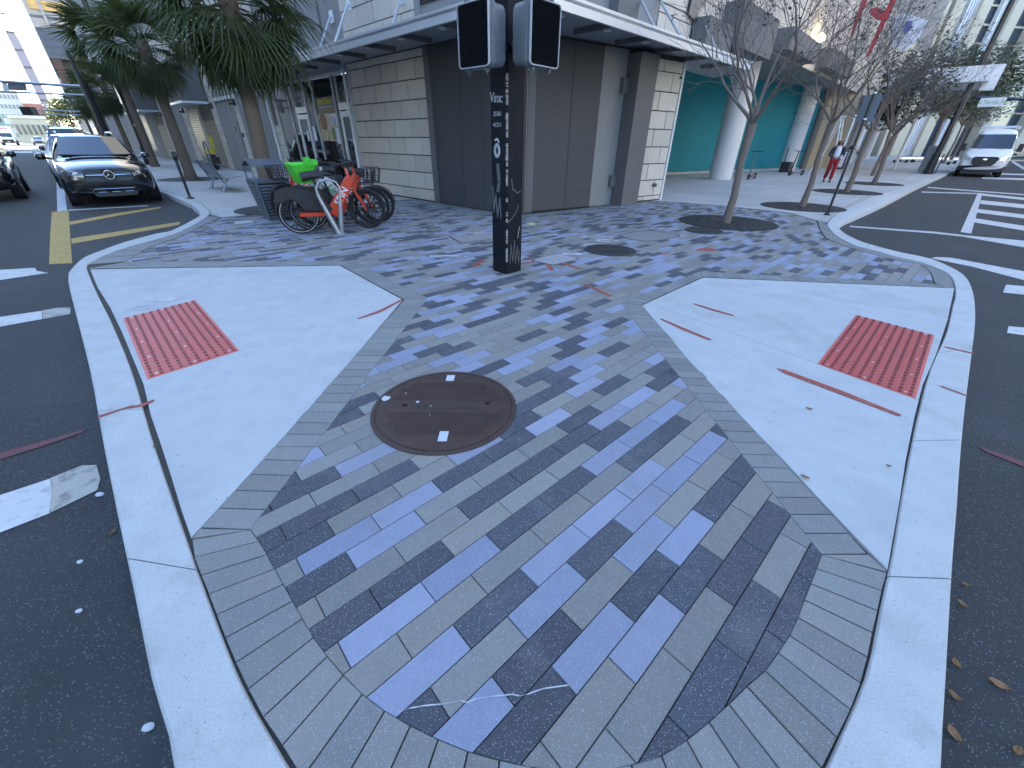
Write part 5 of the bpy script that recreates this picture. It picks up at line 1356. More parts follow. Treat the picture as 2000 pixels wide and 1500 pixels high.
# ---- bench
f1=G(417,367.5);f2=G(441,375);bd=(f1-f2).normalized();bc=(f1+f2)/2;bn=V((bd.y,-bd.x,0))
if bn.dot(V((1,1,0)))<0: bn=-bn
bench=thing('bench','perforated steel bench on splayed legs beside the parking meter','bench',(bc.x,bc.y,0))
Mb=frame(V((0,0,0)),bd,bn)   # x along the bench, y the way a sitter faces, z up
if (Mb.to_3x3()@V((0,0,1))).z<0: Mb=frame(V((0,0,0)),-bd,bn)
HL=(f1-f2).length/2
HB=HL+.28
mb=MB()
def curve_panel(prof,x0,x1,th):
    vs_=[];
    for (y,z) in prof: vs_+=[V((x0,y,z)),V((x1,y,z)),V((x0,y,z-th)),V((x1,y,z-th))]
    n=len(prof)-1;fs=[]
    for i in range(n): a=i*4;b=a+4;fs+=[(a,a+1,b+1,b),(a+3,a+2,b+2,b+3),(a+2,a,b,b+2),(a+1,a+3,b+3,b+1)]
    fs+=[(0,2,3,1),(n*4,n*4+1,n*4+3,n*4+2)]
    return [Mb@v for v in vs_],fs
v_,f_=curve_panel([(-.02,.42),(.10,.40),(.30,.415),(.46,.45),(.50,.44)],-HB,HB,.018);mb.add(v_,f_);fixn(mb);mb.build('seat',m_bench,bench)
mb=MB();v_,f_=curve_panel([(-.02,.44),(-.10,.60),(-.20,.82),(-.26,.86)],-HB,HB,.018);mb.add(v_,f_);fixn(mb);mb.build('backrest',m_bench,bench)
for sx in (-1,1):
    mb=MB();x=sx*HL;mb.tube([Mb@V((x,-.05,.0)),Mb@V((x,.0,.12)),Mb@V((x,.10,.30)),Mb@V((x,.22,.40)),Mb@V((x,.46,.43))],[.045,.035,.035,.028,.02],8)
    mb.tube([Mb@V((x,.05,.22)),Mb@V((x,-.06,.45)),Mb@V((x,-.24,.84))],[.03,.028,.02],8);smoothobj(mb.build('leg',m_gal2,bench))
    mb=MB();mb.tube([Mb@V((x,-.12,.0)),Mb@V((x,.02,.0))],.03,6);mb.build('foot',m_gal2,bench)
# ---- pressure washer trolley with yellow parts by the doors
p=LS(20.4,1.0);wsh=thing('pressure_washer','pressure washer trolley with looped tube frame and yellow tank by the grey doors','machine',(p.x,p.y,0),rad(136))
mb=MB();mb.tube([V((-.28,0,.1)),V((-.28,0,1.15)),V((-.18,0,1.3)),V((.18,0,1.3)),V((.28,0,1.15)),V((.28,0,.1))],.03,8);mb.tube([V((-.28,-.5,.15)),V((-.28,0,.15))],.025,8);mb.tube([V((.28,-.5,.15)),V((.28,0,.15))],.025,8);smoothobj(mb.build('frame',m_slate,wsh))
mb=MB();mb.box(-.22,.22,-.3,.0,.75,.95);mb.build('tank',m_yellowp,wsh)
mb=MB();mb.box(-.2,.2,-.42,-.05,.3,.6);mb.lathe([(.12,.6),(.1,.72)],12,(0,-.2,0));mb.build('engine',m_plast,wsh)
for sx in (-1,1):
    mb=MB();Mx=Matrix.Translation((sx*.33,-.1,.15))@Matrix.Rotation(math.pi/2,4,'Y');mb.lathe([(.15,-.03),(.15,.03)],16,mat=Mx);mb.build('wheel',m_tyre,wsh)
p=LS(20.95,.5);jug=thing('yellow_hose_reel','yellow plastic handle reel hanging by the brown recessed door','hose reel',(p.x,p.y,0));mb=MB();mb.tube([V((0,0,1.0)),V((-.16,.16,1.0)),V((-.16,.16,1.55)),V((0,0,1.55)),V((0,0,1.0))],.045,6);mb.build('handle_loop',m_yellowp,jug);mb=MB();mb.tube([V((0,0,0)),V((0,0,1.7))],.02,6);mb.build('stand',m_slate,jug)
# ================================================================== BIKES
def wheel(parent,x,r,hubc=True,spokes=True,name='wheel',y=0,stripe=True):
    Mx=Matrix.Translation((x,y,r))@Matrix.Rotation(math.pi/2,4,'X')
    mb=MB();n=36;vs_=[];k=8
    for i in range(n):
        a=2*math.pi*i/n
        for j in range(k):
            b=2*math.pi*j/k;rr=r-.026+.026*math.cos(b);vs_.append(Mx@V((rr*math.cos(a),rr*math.sin(a),.025*math.sin(b))))
    fs=[(i*k+j,((i+1)%n)*k+j,((i+1)%n)*k+(j+1)%k,i*k+(j+1)%k) for i in range(n) for j in range(k)]
    mb.add(vs_,fs);fixn(mb)
    w_=smoothobj(mb.build(name,m_tyre,parent),60)
    mb=MB();vs_=[];prof=[(r-.052,-.012),(r-.070,-.012),(r-.070,.012),(r-.052,.012)]
    for i in range(n):
        a=2*math.pi*i/n
        for rr,z in prof: vs_.append(Mx@V((rr*math.cos(a),rr*math.sin(a),z)))
    mb.add(vs_,[(i*4+j,((i+1)%n)*4+j,((i+1)%n)*4+(j+1)%4,i*4+(j+1)%4) for i in range(n) for j in range(4)])
    if spokes:
        for i in range(6):
            a=2*math.pi*i/6
            for da in (-.10,.10): mb.tube([Mx@V((.04*math.cos(a+da*4),.04*math.sin(a+da*4),0)),Mx@V(((r-.065)*math.cos(a+da),(r-.065)*math.sin(a+da),0))],.009,5)
    mb.lathe([(.055,-.05),(.055,.05)],14,mat=Mx);mb.build('rim',m_plast,w_)
    if stripe:
        mb=MB();vs_=[]
        for i in range(n):
            a=2*math.pi*i/n
            for rr in (r-.040,r-.034):
                for s in (1,-1): vs_.append(Mx@V((rr*math.cos(a),rr*math.sin(a),s*.0262)))
        for i in range(n):
            a=i*4;b=((i+1)%n)*4;mb_f=[(a,b,b+2,a+2),(a+1,a+3,b+3,b+1)];
            mb.f+=mb_f;mb.m+=[0,0];mb.t+=[(1,1,1)]*2
        mb.v=[tuple(v) for v in vs_];mb.build('reflective_ring',m_whitem,w_)
    return w_
def ebike(label,x,y,head,lean,paint,kind,text_,tcol,steer=0.0):
    """heading = direction of travel in world degrees; origin between the wheels"""
    root=thing('electric_bike',label,'bicycle',(x,y,0),rad(head),'rental electric bikes at the rack'); root.rotation_euler=(rad(lean),0,rad(head))
    r=.335;WB=.58
    wheel(root,-WB,r,stripe=(kind=='spin'))
    # front assembly is steered: build in a rotated frame
    Ms=Matrix.Translation((WB,0,0))@Matrix.Rotation(rad(steer),4,'Z')@Matrix.Translation((-WB,0,0))
    before=set(root.children)
    fw=wheel(root,WB,r,stripe=False)
    def T(m4,o): 
        o.data.transform(m4); 
        for c in o.children:T(m4,c)
    T(Ms,fw)
    tb=lambda pts,rs,n=8:(lambda mb:(mb.tube(pts,rs,n),mb)[1])(MB())
    hd=V((WB-.22,0,.86));bb=V((-.05,0,.30));st=V((-.16,0,.56))
    # main beam: deep, low step-through
    mb=MB();
    def beam(p,q,w0,h0,w1,h1):
        d=(q-p).normalized();u=V((0,1,0));n=d.cross(u).normalized();vs_=[]
        for c,w_,h_ in ((p,w0,h0),(q,w1,h1)):
            for sy,sn in ((-1,-1),(1,-1),(1,1),(-1,1)): vs_.append(c+u*sy*w_+n*sn*h_)
        mb.add(vs_,[(3,2,1,0),(4,5,6,7),(0,1,5,4),(1,2,6,5),(2,3,7,6),(3,0,4,7)])
    beam(hd+V((.03,0,.03)),bb,.042,.075,.052,.092)
    fixn(mb);fr=mb.build('frame',paint,root)
    bv=fr.modifiers.new('bevel','BEVEL');bv.width=.018;bv.segments=3
    mb=MB();beam(bb,V((-WB,.09,r)),.014,.032,.014,.028);beam(bb,V((-WB,-.09,r)),.014,.032,.014,.028);fixn(mb);mb.build('chain_stay',paint,root)
    mb=tb([bb+V((-.02,0,.05)),st,V((-.24,0,.88))],[.028,.025,.016]);mb.build('seat_tube',m_plast if kind!='lime' else m_whitem,root)
    mb=MB();mb.tube([V((-.42,0,.90)),V((-.30,0,.925)),V((-.14,0,.915)),V((-.06,0,.90))],[.075,.07,.035,.02],10);s=smoothobj(mb.build('saddle',m_plast,root));s.scale=(1,1,1)
    # fork, steerer
    mb=MB()
    for s_ in (-1,1): mb.tube([V((WB-.19,s_*.055,.74)),V((WB-.09,s_*.06,.52)),V((WB,s_*.06,r))],[.022,.02,.014],7)
    mb.tube([V((WB-.19,0,.74)),V((WB-.27,0,1.02))],[.026,.024],8);o=mb.build('fork',paint if kind!='lime' else m_whitem,root);T(Ms,o)
    mb=MB();mb.tube([V((WB-.27,0,1.02)),V((WB-.27,0,1.08))],.05,8);mb.tube([V((WB-.42,-.32,1.10)),V((WB-.36,-.26,1.10)),V((WB-.25,-.12,1.09)),V((WB-.23,0,1.07)),V((WB-.25,.12,1.09)),V((WB-.36,.26,1.10)),V((WB-.42,.32,1.10))],[.017,.017,.013,.013,.013,.017,.017],7);mb.box(WB-.30,WB-.20,-.05,.05,1.08,1.11)
    for s_ in (-1,1): mb.tube([V((WB-.30,s_*.20,1.08)),V((WB-.36,s_*.30,1.06))],.006,4)
    o=mb.build('handlebar',m_plast,root);T(Ms,o)
    # mudguards
    def guard(cx,a0,a1,w_,name,m=m_plast):
        mb=MB();n=14;vs_=[]
        for i in range(n+1):
            a=rad(a0+(a1-a0)*i/n)
            for yy,rr in ((-w_,r+.008),(0,r+.030),(w_,r+.008)): vs_.append(V((cx+rr*math.cos(a),yy,r+rr*math.sin(a))))
        mb.add(vs_,[(i*3+j,i*3+j+1,(i+1)*3+j+1,(i+1)*3+j) for i in range(n) for j in range(2)]);return mb.build(name,m,root)
    o=guard(WB,20,150,.045,'front_mudguard');T(Ms,o)
    if kind=='spin':
        # big black skirt covers over the rear wheel
        for s_ in (-1,1):
            mb=MB();pr=[(-WB-.33,.55),(-WB-.30,.70),(-WB-.1,.76),(-.30,.68),(-.12,.52),(-.02,.40),(-.05,.34),(-WB+.10,.40),(-WB+.02,.52),(-WB-.12,.60),(-WB-.24,.52)]
            y0=s_*.052;y1=s_*.058
            vs_=[V((a,y0,b)) for a,b in pr]+[V((a,y1,b)) for a,b in pr];n=len(pr);mb.add(vs_,[tuple(range(n)),tuple(range(2*n-1,n-1,-1))]+[(i,(i+1)%n,n+(i+1)%n,n+i) for i in range(n)]);fixn(mb);mb.build('wheel_skirt',m_plast,root)
        guard(-WB,25,175,.052,'rear_mudguard')
        # basket: wire
        mb=MB();bx0,bx1=WB-.10,WB+.20
        for z,k in ((.78,.8),(.86,.87),(.93,.93),(1.0,1.0)):
            y_=.17*k;xa=bx0+.02;xb=WB+.05+.17*k;mb.tube([V((xa,-y_,z)),V((xb,-y_,z)),V((xb,y_,z)),V((xa,y_,z)),V((xa,-y_,z))],.006,4)
        for k in range(7):
            t=-1+2*k/6;mb.tube([V((WB+.05+.136,t*.136,.78)),V((WB+.22,t*.17,1.0))],.005,4)
        for k in range(5):
            t=k/4
            for s_ in (-1,1): mb.tube([V((bx0+.02+t*.26,s_*.136,.78)),V((bx0+.02+t*.30,s_*.17,1.0))],.005,4)
        for k in range(4): mb.tube([V((bx0+.02,-.13+k*.087,.78)),V((WB+.18,-.13+k*.087,.78))],.005,4)
        o=mb.build('basket',m_plast,root);T(Ms,o)
        mb=MB();mb.box(.02,.30,-.075,-.050,.50,.56,Matrix.Rotation(-.75,4,'Y')@Matrix.Translation((.28,0,-.02)));
    else:
        guard(-WB,25,175,.045,'rear_mudguard')
        # deep green tub basket
        mb=MB();vs_=[];c=WB+.10
        for z,a,b in ((.78,.12,.13),(1.08,.20,.22)):
            for sx,sy in ((-1,-1),(1,-1),(1,1),(-1,1)): vs_.append(V((c+sx*a,sy*b,z)))
        vs_+=[v+V((0,0,-.01)) for v in ()]
        inner=[V((c+(v.x-c)*.92,v.y*.92,v.z+(.02 if v.z<.9 else 0))) for v in vs_]
        mb.add(vs_+inner,[(3,2,1,0),(0,1,5,4),(1,2,6,5),(2,3,7,6),(3,0,4,7),(4,5,13,12),(5,6,14,13),(6,7,15,14),(7,4,12,15),(9,8,12,13),(10,9,13,14),(11,10,14,15),(8,11,15,12),(8,9,10,11)])
        mb.box(c-.24,c-.16,-.25,-.10,1.07,1.15);mb.box(c-.24,c-.16,.10,.25,1.07,1.15)
        o=mb.build('basket',m_lime,root);T(Ms,o)
    # pedals, kickstand
    mb=MB();mb.lathe([(.07,-.07),(.07,-.055)],14,mat=Matrix.Translation(bb)@Matrix.Rotation(math.pi/2,4,'X'));mb.tube([bb+V((0,-.07,0)),bb+V((.10,-.10,-.13))],.012,5);mb.tube([bb+V((0,.07,0)),bb+V((-.10,.10,.13))],.012,5);mb.box(.02,.12,-.19,-.10,.155,.18);mb.box(-.2,-.10,.10,.19,.42,.445);mb.build('crank',m_plast,root)
    mb=MB();mb.tube([bb+V((-.10,-.05,-.02)),V((-.10,-.20,.02))],.011,6);mb.tube([bb+V((-.10,.05,-.02)),V((-.10,.18,.02))],.011,6);mb.build('kickstand',m_plast,root)
    # lettering on both sides of the beam
    d=(hd-bb).normalized();mid=hd.lerp(bb,.48)
    sz=.165 if kind=='spin' else .16
    for s_ in (-1,1):
        n=V((0,s_,0));xdir=d*(1 if s_<0 else -1);up=n.cross(xdir)
        text(text_,sz,'lettering',tcol,root,frame(mid+n*.052,xdir,up),bold=True)
    return root
# front spin bike (nearest), behind it its twin; one facing back, one lime
a=G(587,457);b=G(728,445);m=(a+b)/2;hd_=math.degrees(math.atan2(b.y-a.y,b.x-a.x))
ebike('orange rental bike nearest the viewer with black wire basket, front wheel turned','%s'and m.x,m.y,hd_,4,m_orange,'spin','SPIN',m_wtext,-22)
ebike('orange rental bike just behind the nearest one, mostly hidden by it',m.x-.02,m.y+.42,hd_+2,4,m_orange,'spin','SPIN',m_wtext,-14)
ebike('rental bike with a lime green tub basket behind the orange ones',m.x-.02,m.y+.72,hd_+172,-4,m_lime if False else m_whitem,'lime','Lime',m_gtext,20)
ebike('orange rental bike facing left, its handlebar above the litter bin',m.x-.85,m.y+1.35,hd_+180,-4,m_orange,'spin','SPIN',m_wtext,12)
# racks
def rack(x,y,a,label):
    root=thing('bike_rack',label,'bike rack',(x,y,0),rad(a));mb=MB()
    base=V((0,0,0))
    # two flat bars joined by a hoop at the top, narrowing to the foot
    mb.tube([V((.0,-.03,.0)),V((-.10,-.02,.30)),V((-.20,0,.62)),V((-.21,0,.74)),V((-.15,0,.84)),V((0,0,.88)),V((.12,0,.83)),V((.16,0,.74)),V((.11,0,.40)),V((.05,.02,.0))],[.042,.04,.03,.02,.018,.018,.018,.02,.035,.042],8)
    smoothobj(mb.build('hoop',m_gal2,root),60)
    mb=MB();mb.lathe([(.14,0),(.14,.012),(.05,.016)],16);mb.build('base_plate',m_gal2,root)
p=G(662,457);rack(p.x,p.y,28,'bent steel bike rack standing in front of the orange bikes')
p=G(624,437);rack(p.x-.1,p.y+.3,28,'bent steel bike rack half hidden behind the nearest orange bike')
# ---- kick scooters
def scooter(x,y,a,label,m=None):
    m=m or m_plast;root=thing('kick_scooter',label,'scooter',(x,y,0),rad(a),'parked kick scooters')
    for xx in (-.45,.45):
        mb=MB();mb.lathe([(.115,-.03),(.125,0),(.115,.03)],18,mat=Matrix.Translation((xx,0,.125))@Matrix.Rotation(math.pi/2,4,'X'));smoothobj(mb.build('wheel',m_tyre,root),50)
    mb=MB();mb.bevbox(-.40,.30,-.08,.08,.10,.16,.02);mb.build('deck',m_slate,root)
    mb=MB();mb.tube([V((.30,0,.14)),V((.42,0,.24)),V((.40,0,.35)),V((.30,0,1.15))],[.03,.03,.03,.025],8);mb.tube([V((.45,0,.125)),V((.42,0,.26))],.02,6);mb.build('stem',m,root)
    mb=MB();mb.tube([V((.27,-.26,1.17)),V((.30,-.1,1.15)),V((.30,.1,1.15)),V((.27,.26,1.17))],.018,7);mb.build('handlebar',m_plast,root)
    mb=MB();mb.tube([V((-.60,0,.17)),V((-.5,0,.27)),V((-.38,0,.24))],.02,5);mb.build('rear_guard',m_plast,root)
p=G(1467,350);scooter(p.x,p.y,225,'grey kick scooter standing against the teal boarding between the columns',m_gal)
p=G(1553,343);scooter(p.x,p.y,200,'dark kick scooter beside the second white column')
for i,(x,y) in enumerate(((1838,322),(1850,320),(1865,312))):
    p=G(x,y);scooter(p.x,p.y,120+10*i,('pale scooter left of the van, nearest the lamp pole','dark scooter left of the van, middle of three','dark scooter left of the van, nearest its wing')[i],m_whitem if i==0 else None)
for i,(x,y) in enumerate(((1757,318),(1768,317),(1795,318))):
    p=G(x,y);scooter(p.x,p.y,140,('green and white scooter far behind the fourth bare tree','white scooter next to the green and white one','white scooter behind the grey cabinet')[i],m_whitem)
# speaker box and black triangle at second column
p=G(1532,336);root=thing('floor_box','small black box on the pavement at the foot of the second white column','box',(p.x,p.y,0),rad(45));mb=MB();mb.bevbox(-.3,.3,-.25,.25,0,.55,.03);mb.build('body',m_plast,root);mb=MB();mb.box(-.7,-.35,-.1,.1,0,.15);mb.tube([V((-.62,0,.1)),V((-.75,0,1.3))],.03,6);mb.build('handle',m_plast,root)
# ladder
p=G(1604,342);q=P3(1632,250,p.length*1.0);lad=thing('step_ladder','white step ladder standing open beside the second bare tree','ladder',(p.x,p.y,0),rad(40))
for sx in (-1,1):
    for sy in (-1,1): mb=MB();mb.tube([V((sx*.28,sy*.55,0)),V((sx*.2,0,2.7))],.03,5);mb.build('rail',m_whitem,lad)
for k in range(8):
    t=(k+1)/9.5;mb=MB();yy=-.55*(1-t);w_=.28-.08*t;mb.box(-w_,w_,yy-.04,yy+.04,2.7*t-.015,2.7*t+.015);mb.build('rung',m_whitem,lad)
mb=MB();mb.box(-.22,.22,-.12,.12,2.7,2.74);mb.build('top',m_whitem,lad)
# a-board
p=G(1634,330);ab=thing('sandwich_board','black framed white sandwich board with upright lettering behind the woman','sign board',(p.x,p.y,0),rad(135))
for s_ in (-1,1):
    Mx=Matrix.Translation((0,s_*.22,0))@Matrix.Rotation(s_*.2,4,'X');mb=MB();mb.box(-.32,.32,-.015,.015,0,1.15,Mx);b_=mb.build('board',m_plast,ab)
    mb=MB();mb.box(-.27,.27,-.02,.02,.12,1.08,Mx);mb.build('poster',m_whitec,b_)
    text('LUNCH',.26,'lettering',m_plast,ab,Mx@Matrix.Translation((0,s_*.023,.6))@Matrix.Rotation(math.pi/2,4,'X')@Matrix.Rotation(math.pi/2 if s_<0 else -math.pi/2,4,'Z')@(Matrix.Identity(4)))

# ================================================================== VEHICLES (x forward, y left, z up)
def carwheel(root,x,y,r,w_=.24,rim=m_gal2):
    s=1 if y>0 else -1;Mx=Matrix.Translation((x,y,r))@Matrix.Rotation(math.pi/2,4,'X')
    mb=MB();mb.lathe([(r*.62,-w_/2),(r*.94,-w_/2),(r,-w_/2+.03),(r,w_/2-.03),(r*.94,w_/2),(r*.62,w_/2)],26,mat=Mx);t=smoothobj(mb.build('wheel',m_tyre,root),50)
    mb=MB();o=-s*(w_/2+.004)
    for k in range(5):
        a=2*math.pi*k/5;c=math.cos(a);d=math.sin(a)
        mb.tube([Mx@V((.05*c,.05*d,o)),Mx@V((r*.6*c,r*.6*d,o))],.028,5)
    mb.lathe([(.07,min(o,o*1.05)),(.07,max(o,o*1.05)+.001)],12,mat=Mx)
    mb.build('rim',rim,t);return t
def body(root,secs,m,name='body',sub=1):
    """secs: list of (x, [(y,z)... half profile from bottom centre to top centre])"""
    n=len(secs[0][1]);mb=MB();vs_=[]
    for x,pr in secs:
        full=[(y,z) for y,z in pr]+[(-y,z) for y,z in pr[::-1][1:-1]]
        vs_+=[V((x if len(p)<3 else x+p[2],p[0],p[1])) for p in full]
    k=2*n-2;fs=[tuple(range(k)),tuple((len(secs)-1)*k+i for i in range(k))[::-1]]
    for s in range(len(secs)-1):
        for i in range(k): j=(i+1)%k;fs.append((s*k+j,s*k+i,(s+1)*k+i,(s+1)*k+j))
    mb.add(vs_,fs);fixn(mb);o=mb.build(name,m,root,smooth=True)
    md=o.modifiers.new('smooth','SUBSURF');md.levels=sub+1;md.render_levels=sub+1
    return o
def quadpatch(root,name,m,pts,off=0,nx=1,parent=None):
    mb=MB();mb.face(pts);return mb.build(name,m,parent or root)
def suv(label,x,y,head,paint=m_carblack,L=4.66,W=1.9,H=1.64,detail=True,group=None,name='parked_suv',z=ROADZ,cat='car',low=False,star=True):
    root=thing(name,label,cat,(x,y,z),rad(head),group);hw=W/2;f=L/2
    hz=1.02 if not low else .88; bz=1.06 if not low else .92
    def sec(x,b,wd,belt,rw,top,bot=.30):
        return (x,[(0,bot),(wd*.88,bot),(wd,bot+.16),(wd,(bot+belt)/2+.1),(wd*.965,belt),(rw,top-.045),(rw*.55,top),(0,top+.012)])
    S=[sec(f,0,hw*.80,.74,hw*.62,.80,.34),sec(f-.06,0,hw*.90,.80,hw*.74,.90,.26),sec(f-.32,0,hw*.97,.90,hw*.82,.99,.24),sec(f-.75,0,hw,.96,hw*.84,hz+.04,.25),sec(f-1.22,0,hw,1.0,hw*.83,hz+.08,.25),
       sec(f-1.30,0,hw,1.01,hw*.82,hz+.10,.25),sec(f-1.62,0,hw,bz,hw*.74,H*.84,.25),sec(f-1.98,0,hw,bz,hw*.66,H*.965,.25),sec(f-2.5,0,hw,bz,hw*.66,H,.25),sec(f-3.4,0,hw,bz+.02,hw*.66,H,.25),sec(f-4.0,0,hw*.99,bz+.04,hw*.62,H*.965,.26),sec(f-4.45,0,hw*.95,bz,hw*.58,H*.78,.30),sec(-f,0,hw*.86,.9,hw*.6,H*.60,.38)]
    body(root,S,paint)
    r=.36 if not low else .33
    for xx in (f-.92,-f+.95):
        for s_ in (-1,1):
            carwheel(root,xx,s_*(hw-.125),r)
            mb=MB();Mx=Matrix.Translation((xx,s_*(hw-.001),r))@Matrix.Rotation(math.pi/2,4,'X');mb.lathe([(r+.05,-.012),(r+.05,.012)],26,mat=Mx);mb.build('wheel_arch',m_plast,root)
    # windscreen as a curved patch lying on the body
    def patch(name,m,fn,nu=8,nv=5,par=None):
        mb=MB();g=[[fn(i/nu,j/nv) for i in range(nu+1)] for j in range(nv+1)];vs_=[p for row in g for p in row]
        mb.add(vs_,[(j*(nu+1)+i,j*(nu+1)+i+1,(j+1)*(nu+1)+i+1,(j+1)*(nu+1)+i) for j in range(nv) for i in range(nu)]);return smoothobj(mb.build(name,m,par or root,smooth=True),80)
    zc=hz+.115;zt=H*.955
    def ws(u,v):
        s_=2*u-1;hwid=(hw*.78)*(1-v)+(hw*.62)*v;x_=(f-1.20)*(1-v)+(f-1.90)*v-.10*s_*s_;return V((x_+.03,s_*hwid,zc*(1-v)+zt*v+.012))
    patch('windscreen',m_carglass,ws)
    mb=MB();mb.tube([ws(0,.02)+V((.02,0,0)),ws(.5,-.01)+V((.03,0,0)),ws(1,.02)+V((.02,0,0))],.018,5);mb.build('wiper_cowl',m_plast,root)
    for s_ in (-1,1):
        def sw(u,v,a=f-1.55,b=f-2.6):
            xx=a*(1-u)+b*u+(-.28*v if u<.02 else 0);return V((xx-(.30*v)*(1-u),s_*((hw*.972)*(1-v)+(hw*.70)*v+.012),(bz+.03)*(1-v)+(H-.13)*v))
        patch('side_window',m_carglass,sw)
        patch('side_window',m_carglass,lambda u,v:sw(u,v,f-2.68,f-3.75))
        mb=MB();mb.lathe([(.0,-.10),(.09,-.07),(.115,0),(.10,.07),(.03,.10)],12,mat=Matrix.Translation((f-1.55,s_*(hw+.13),bz+.06))@Matrix.Diagonal((.8,1,.75,1))@Matrix.Rotation(math.pi/2,4,'X'));mb.tube([V((f-1.6,s_*hw*.9,bz)),V((f-1.57,s_*(hw+.1),bz+.04))],.03,6);smoothobj(mb.build('wing_mirror',paint,root),60)
        mb=MB();mb.tube([V((f-2.0,s_*hw*.60,H-.01)),V((f-2.2,s_*hw*.60,H+.045)),V((f-3.7,s_*hw*.60,H+.045)),V((f-3.9,s_*hw*.60,H-.01))],.02,6);mb.build('roof_rail',m_alum if not low else paint,root) if not low else None
    if not detail: 
        for s_ in (-1,1):
            mb=MB();mb.box(f-.12,f-.02,s_*hw*.52-.14,s_*hw*.52+.14,.66,.78);mb.build('headlight',m_lamp,root)
        mb=MB();mb.box(f-.03,f+.02,-.45,.45,.42,.70);mb.build('grille',m_plast,root)
        return root
    # grille with studded pattern, bar, round star badge
    zg=.735
    def gp(yy,zz): return V((f+.035-.10*(yy/hw)**2*1.4,yy,zz))
    mb=MB();pts=[(-.50,.64),(-.44,.60),(.44,.60),(.50,.64),(.47,.84),(.40,.87),(-.40,.87),(-.47,.84)]
    vs_=[gp(y_,z_) for y_,z_ in pts]+[gp(y_,z_)-V((.08,0,0)) for y_,z_ in pts];n=len(pts);mb.add(vs_,[tuple(range(n)),tuple(range(2*n-1,n-1,-1))]+[(i,(i+1)%n,n+(i+1)%n,n+i) for i in range(n)]);fixn(mb);gr=mb.build('grille',m_plast,root)
    mb=MB()
    for j in range(7):
        for i in range(26):
            yy=-.46+.92*(i+(j%2)*.5)/26;zz=.625+j*.036
            if abs(yy)<.13 and abs(zz-zg)<.12: continue
            if abs(yy)>.47-.0*(zz): continue
            p=gp(yy,zz)+V((.004,0,0));mb.face([p+V((0,-.009,0)),p+V((.004,0,-.006)),p+V((0,.009,0)),p+V((.004,0,.006))])
    mb.build('grille_studs',m_chrome,gr,kind='stuff')
    mb=MB()
    for s_ in (-1,1): mb.tube([gp(s_*.11,zg)+V((.02,0,0)),gp(s_*.45,zg)+V((.02,0,0))],[.016,.011],6)
    mb.build('grille_bar',m_chrome,gr)
    if star:
        Mx=Matrix.Translation((f+.065,0,zg))@Matrix.Rotation(math.pi/2,4,'Y')
        mb=MB();n=28;vs_=[];k=6
        for i in range(n):
            a=2*math.pi*i/n
            for j in range(k): b=2*math.pi*j/k;rr=.098+.011*math.cos(b);vs_.append(Mx@V((rr*math.cos(a),rr*math.sin(a),.010*math.sin(b))))
        mb.add(vs_,[(i*k+j,((i+1)%n)*k+j,((i+1)%n)*k+(j+1)%k,i*k+(j+1)%k) for i in range(n) for j in range(k)]);fixn(mb)
        for i in range(3):
            a=math.pi+2*math.pi*i/3;c=V((math.cos(a),math.sin(a),0));p=V((-math.sin(a),math.cos(a),0))
            mb.add([Mx@(p*.018),Mx@(-p*.018),Mx@(c*.10),Mx@V((0,0,.014))],[(0,2,3),(1,3,2),(0,3,1)])
        mb.build('star_badge',m_chrome,gr)
    # headlights, lower intake, trim, plate
    for s_ in (-1,1):
        mb=MB();pts=[(s_*.53,.715),(s_*.55,.80),(s_*.66,.835),(s_*.84,.855),(s_*.88,.80),(s_*.80,.735),(s_*.64,.70)]
        hp=lambda y_,z_:V((f+.045-.34*(abs(y_)/hw)**3.2-.02*(z_-.7),y_,z_));vs_=[hp(*p) for p in pts]+[hp(*p)-V((.1,0,0)) for p in pts];n=len(pts);mb.add(vs_,[tuple(range(n)),tuple(range(2*n-1,n-1,-1))]+[(i,(i+1)%n,n+(i+1)%n,n+i) for i in range(n)]);fixn(mb);h=mb.build('headlight',m_lamp,root)
        mb=MB()
        for k in range(2): mb.lathe([(.03,0),(.045,.012)],10,mat=Matrix.Translation(hp(s_*(.62+.12*k),.775)+V((.008,0,0)))@Matrix.Rotation(math.pi/2,4,'Y'))
        mb.tube([hp(s_*.56,.80)+V((.01,0,0)),hp(s_*.70,.828)+V((.01,0,0)),hp(s_*.84,.835)+V((.01,0,0))],.008,5)
        mb.build('lamp_unit',m_chrome,h)
    ip=lambda y_,z_:V((f+.03-.17*(abs(y_)/hw)**2.4,y_,z_))
    def plate_(pts,name,m,th=.05,off=0):
        mb=MB();vs_=[ip(*p)+V((off,0,0)) for p in pts]+[ip(*p)-V((th,0,0)) for p in pts];n=len(pts);mb.add(vs_,[tuple(range(n)),tuple(range(2*n-1,n-1,-1))]+[(i,(i+1)%n,n+(i+1)%n,n+i) for i in range(n)]);fixn(mb);return mb.build(name,m,root)
    plate_([(-.80,.50),(-.80,.40),(-.50,.34),(.50,.34),(.80,.40),(.80,.50),(.45,.52),(-.45,.52)],'lower_intake',m_plast,off=.0)
    mb=MB();mb.tube([ip(-.46,.34)+V((.03,0,0)),ip(-.40,.42)+V((.03,0,0)),ip(.40,.42)+V((.03,0,0)),ip(.46,.34)+V((.03,0,0))],.006,5);mb.build('bumper_trim',m_chrome,root)
    for k in (-1,0,1): mb=MB();mb.tube([ip(k*.27-.09,.345)+V((.03,0,0)),ip(k*.27+.09,.345)+V((.03,0,0))],.006,5);mb.build('bumper_trim',m_chrome,root)
    plate_([(-.45,.33),(-.40,.24),(.40,.24),(.45,.33)],'skid_plate',m_plast)
    return root
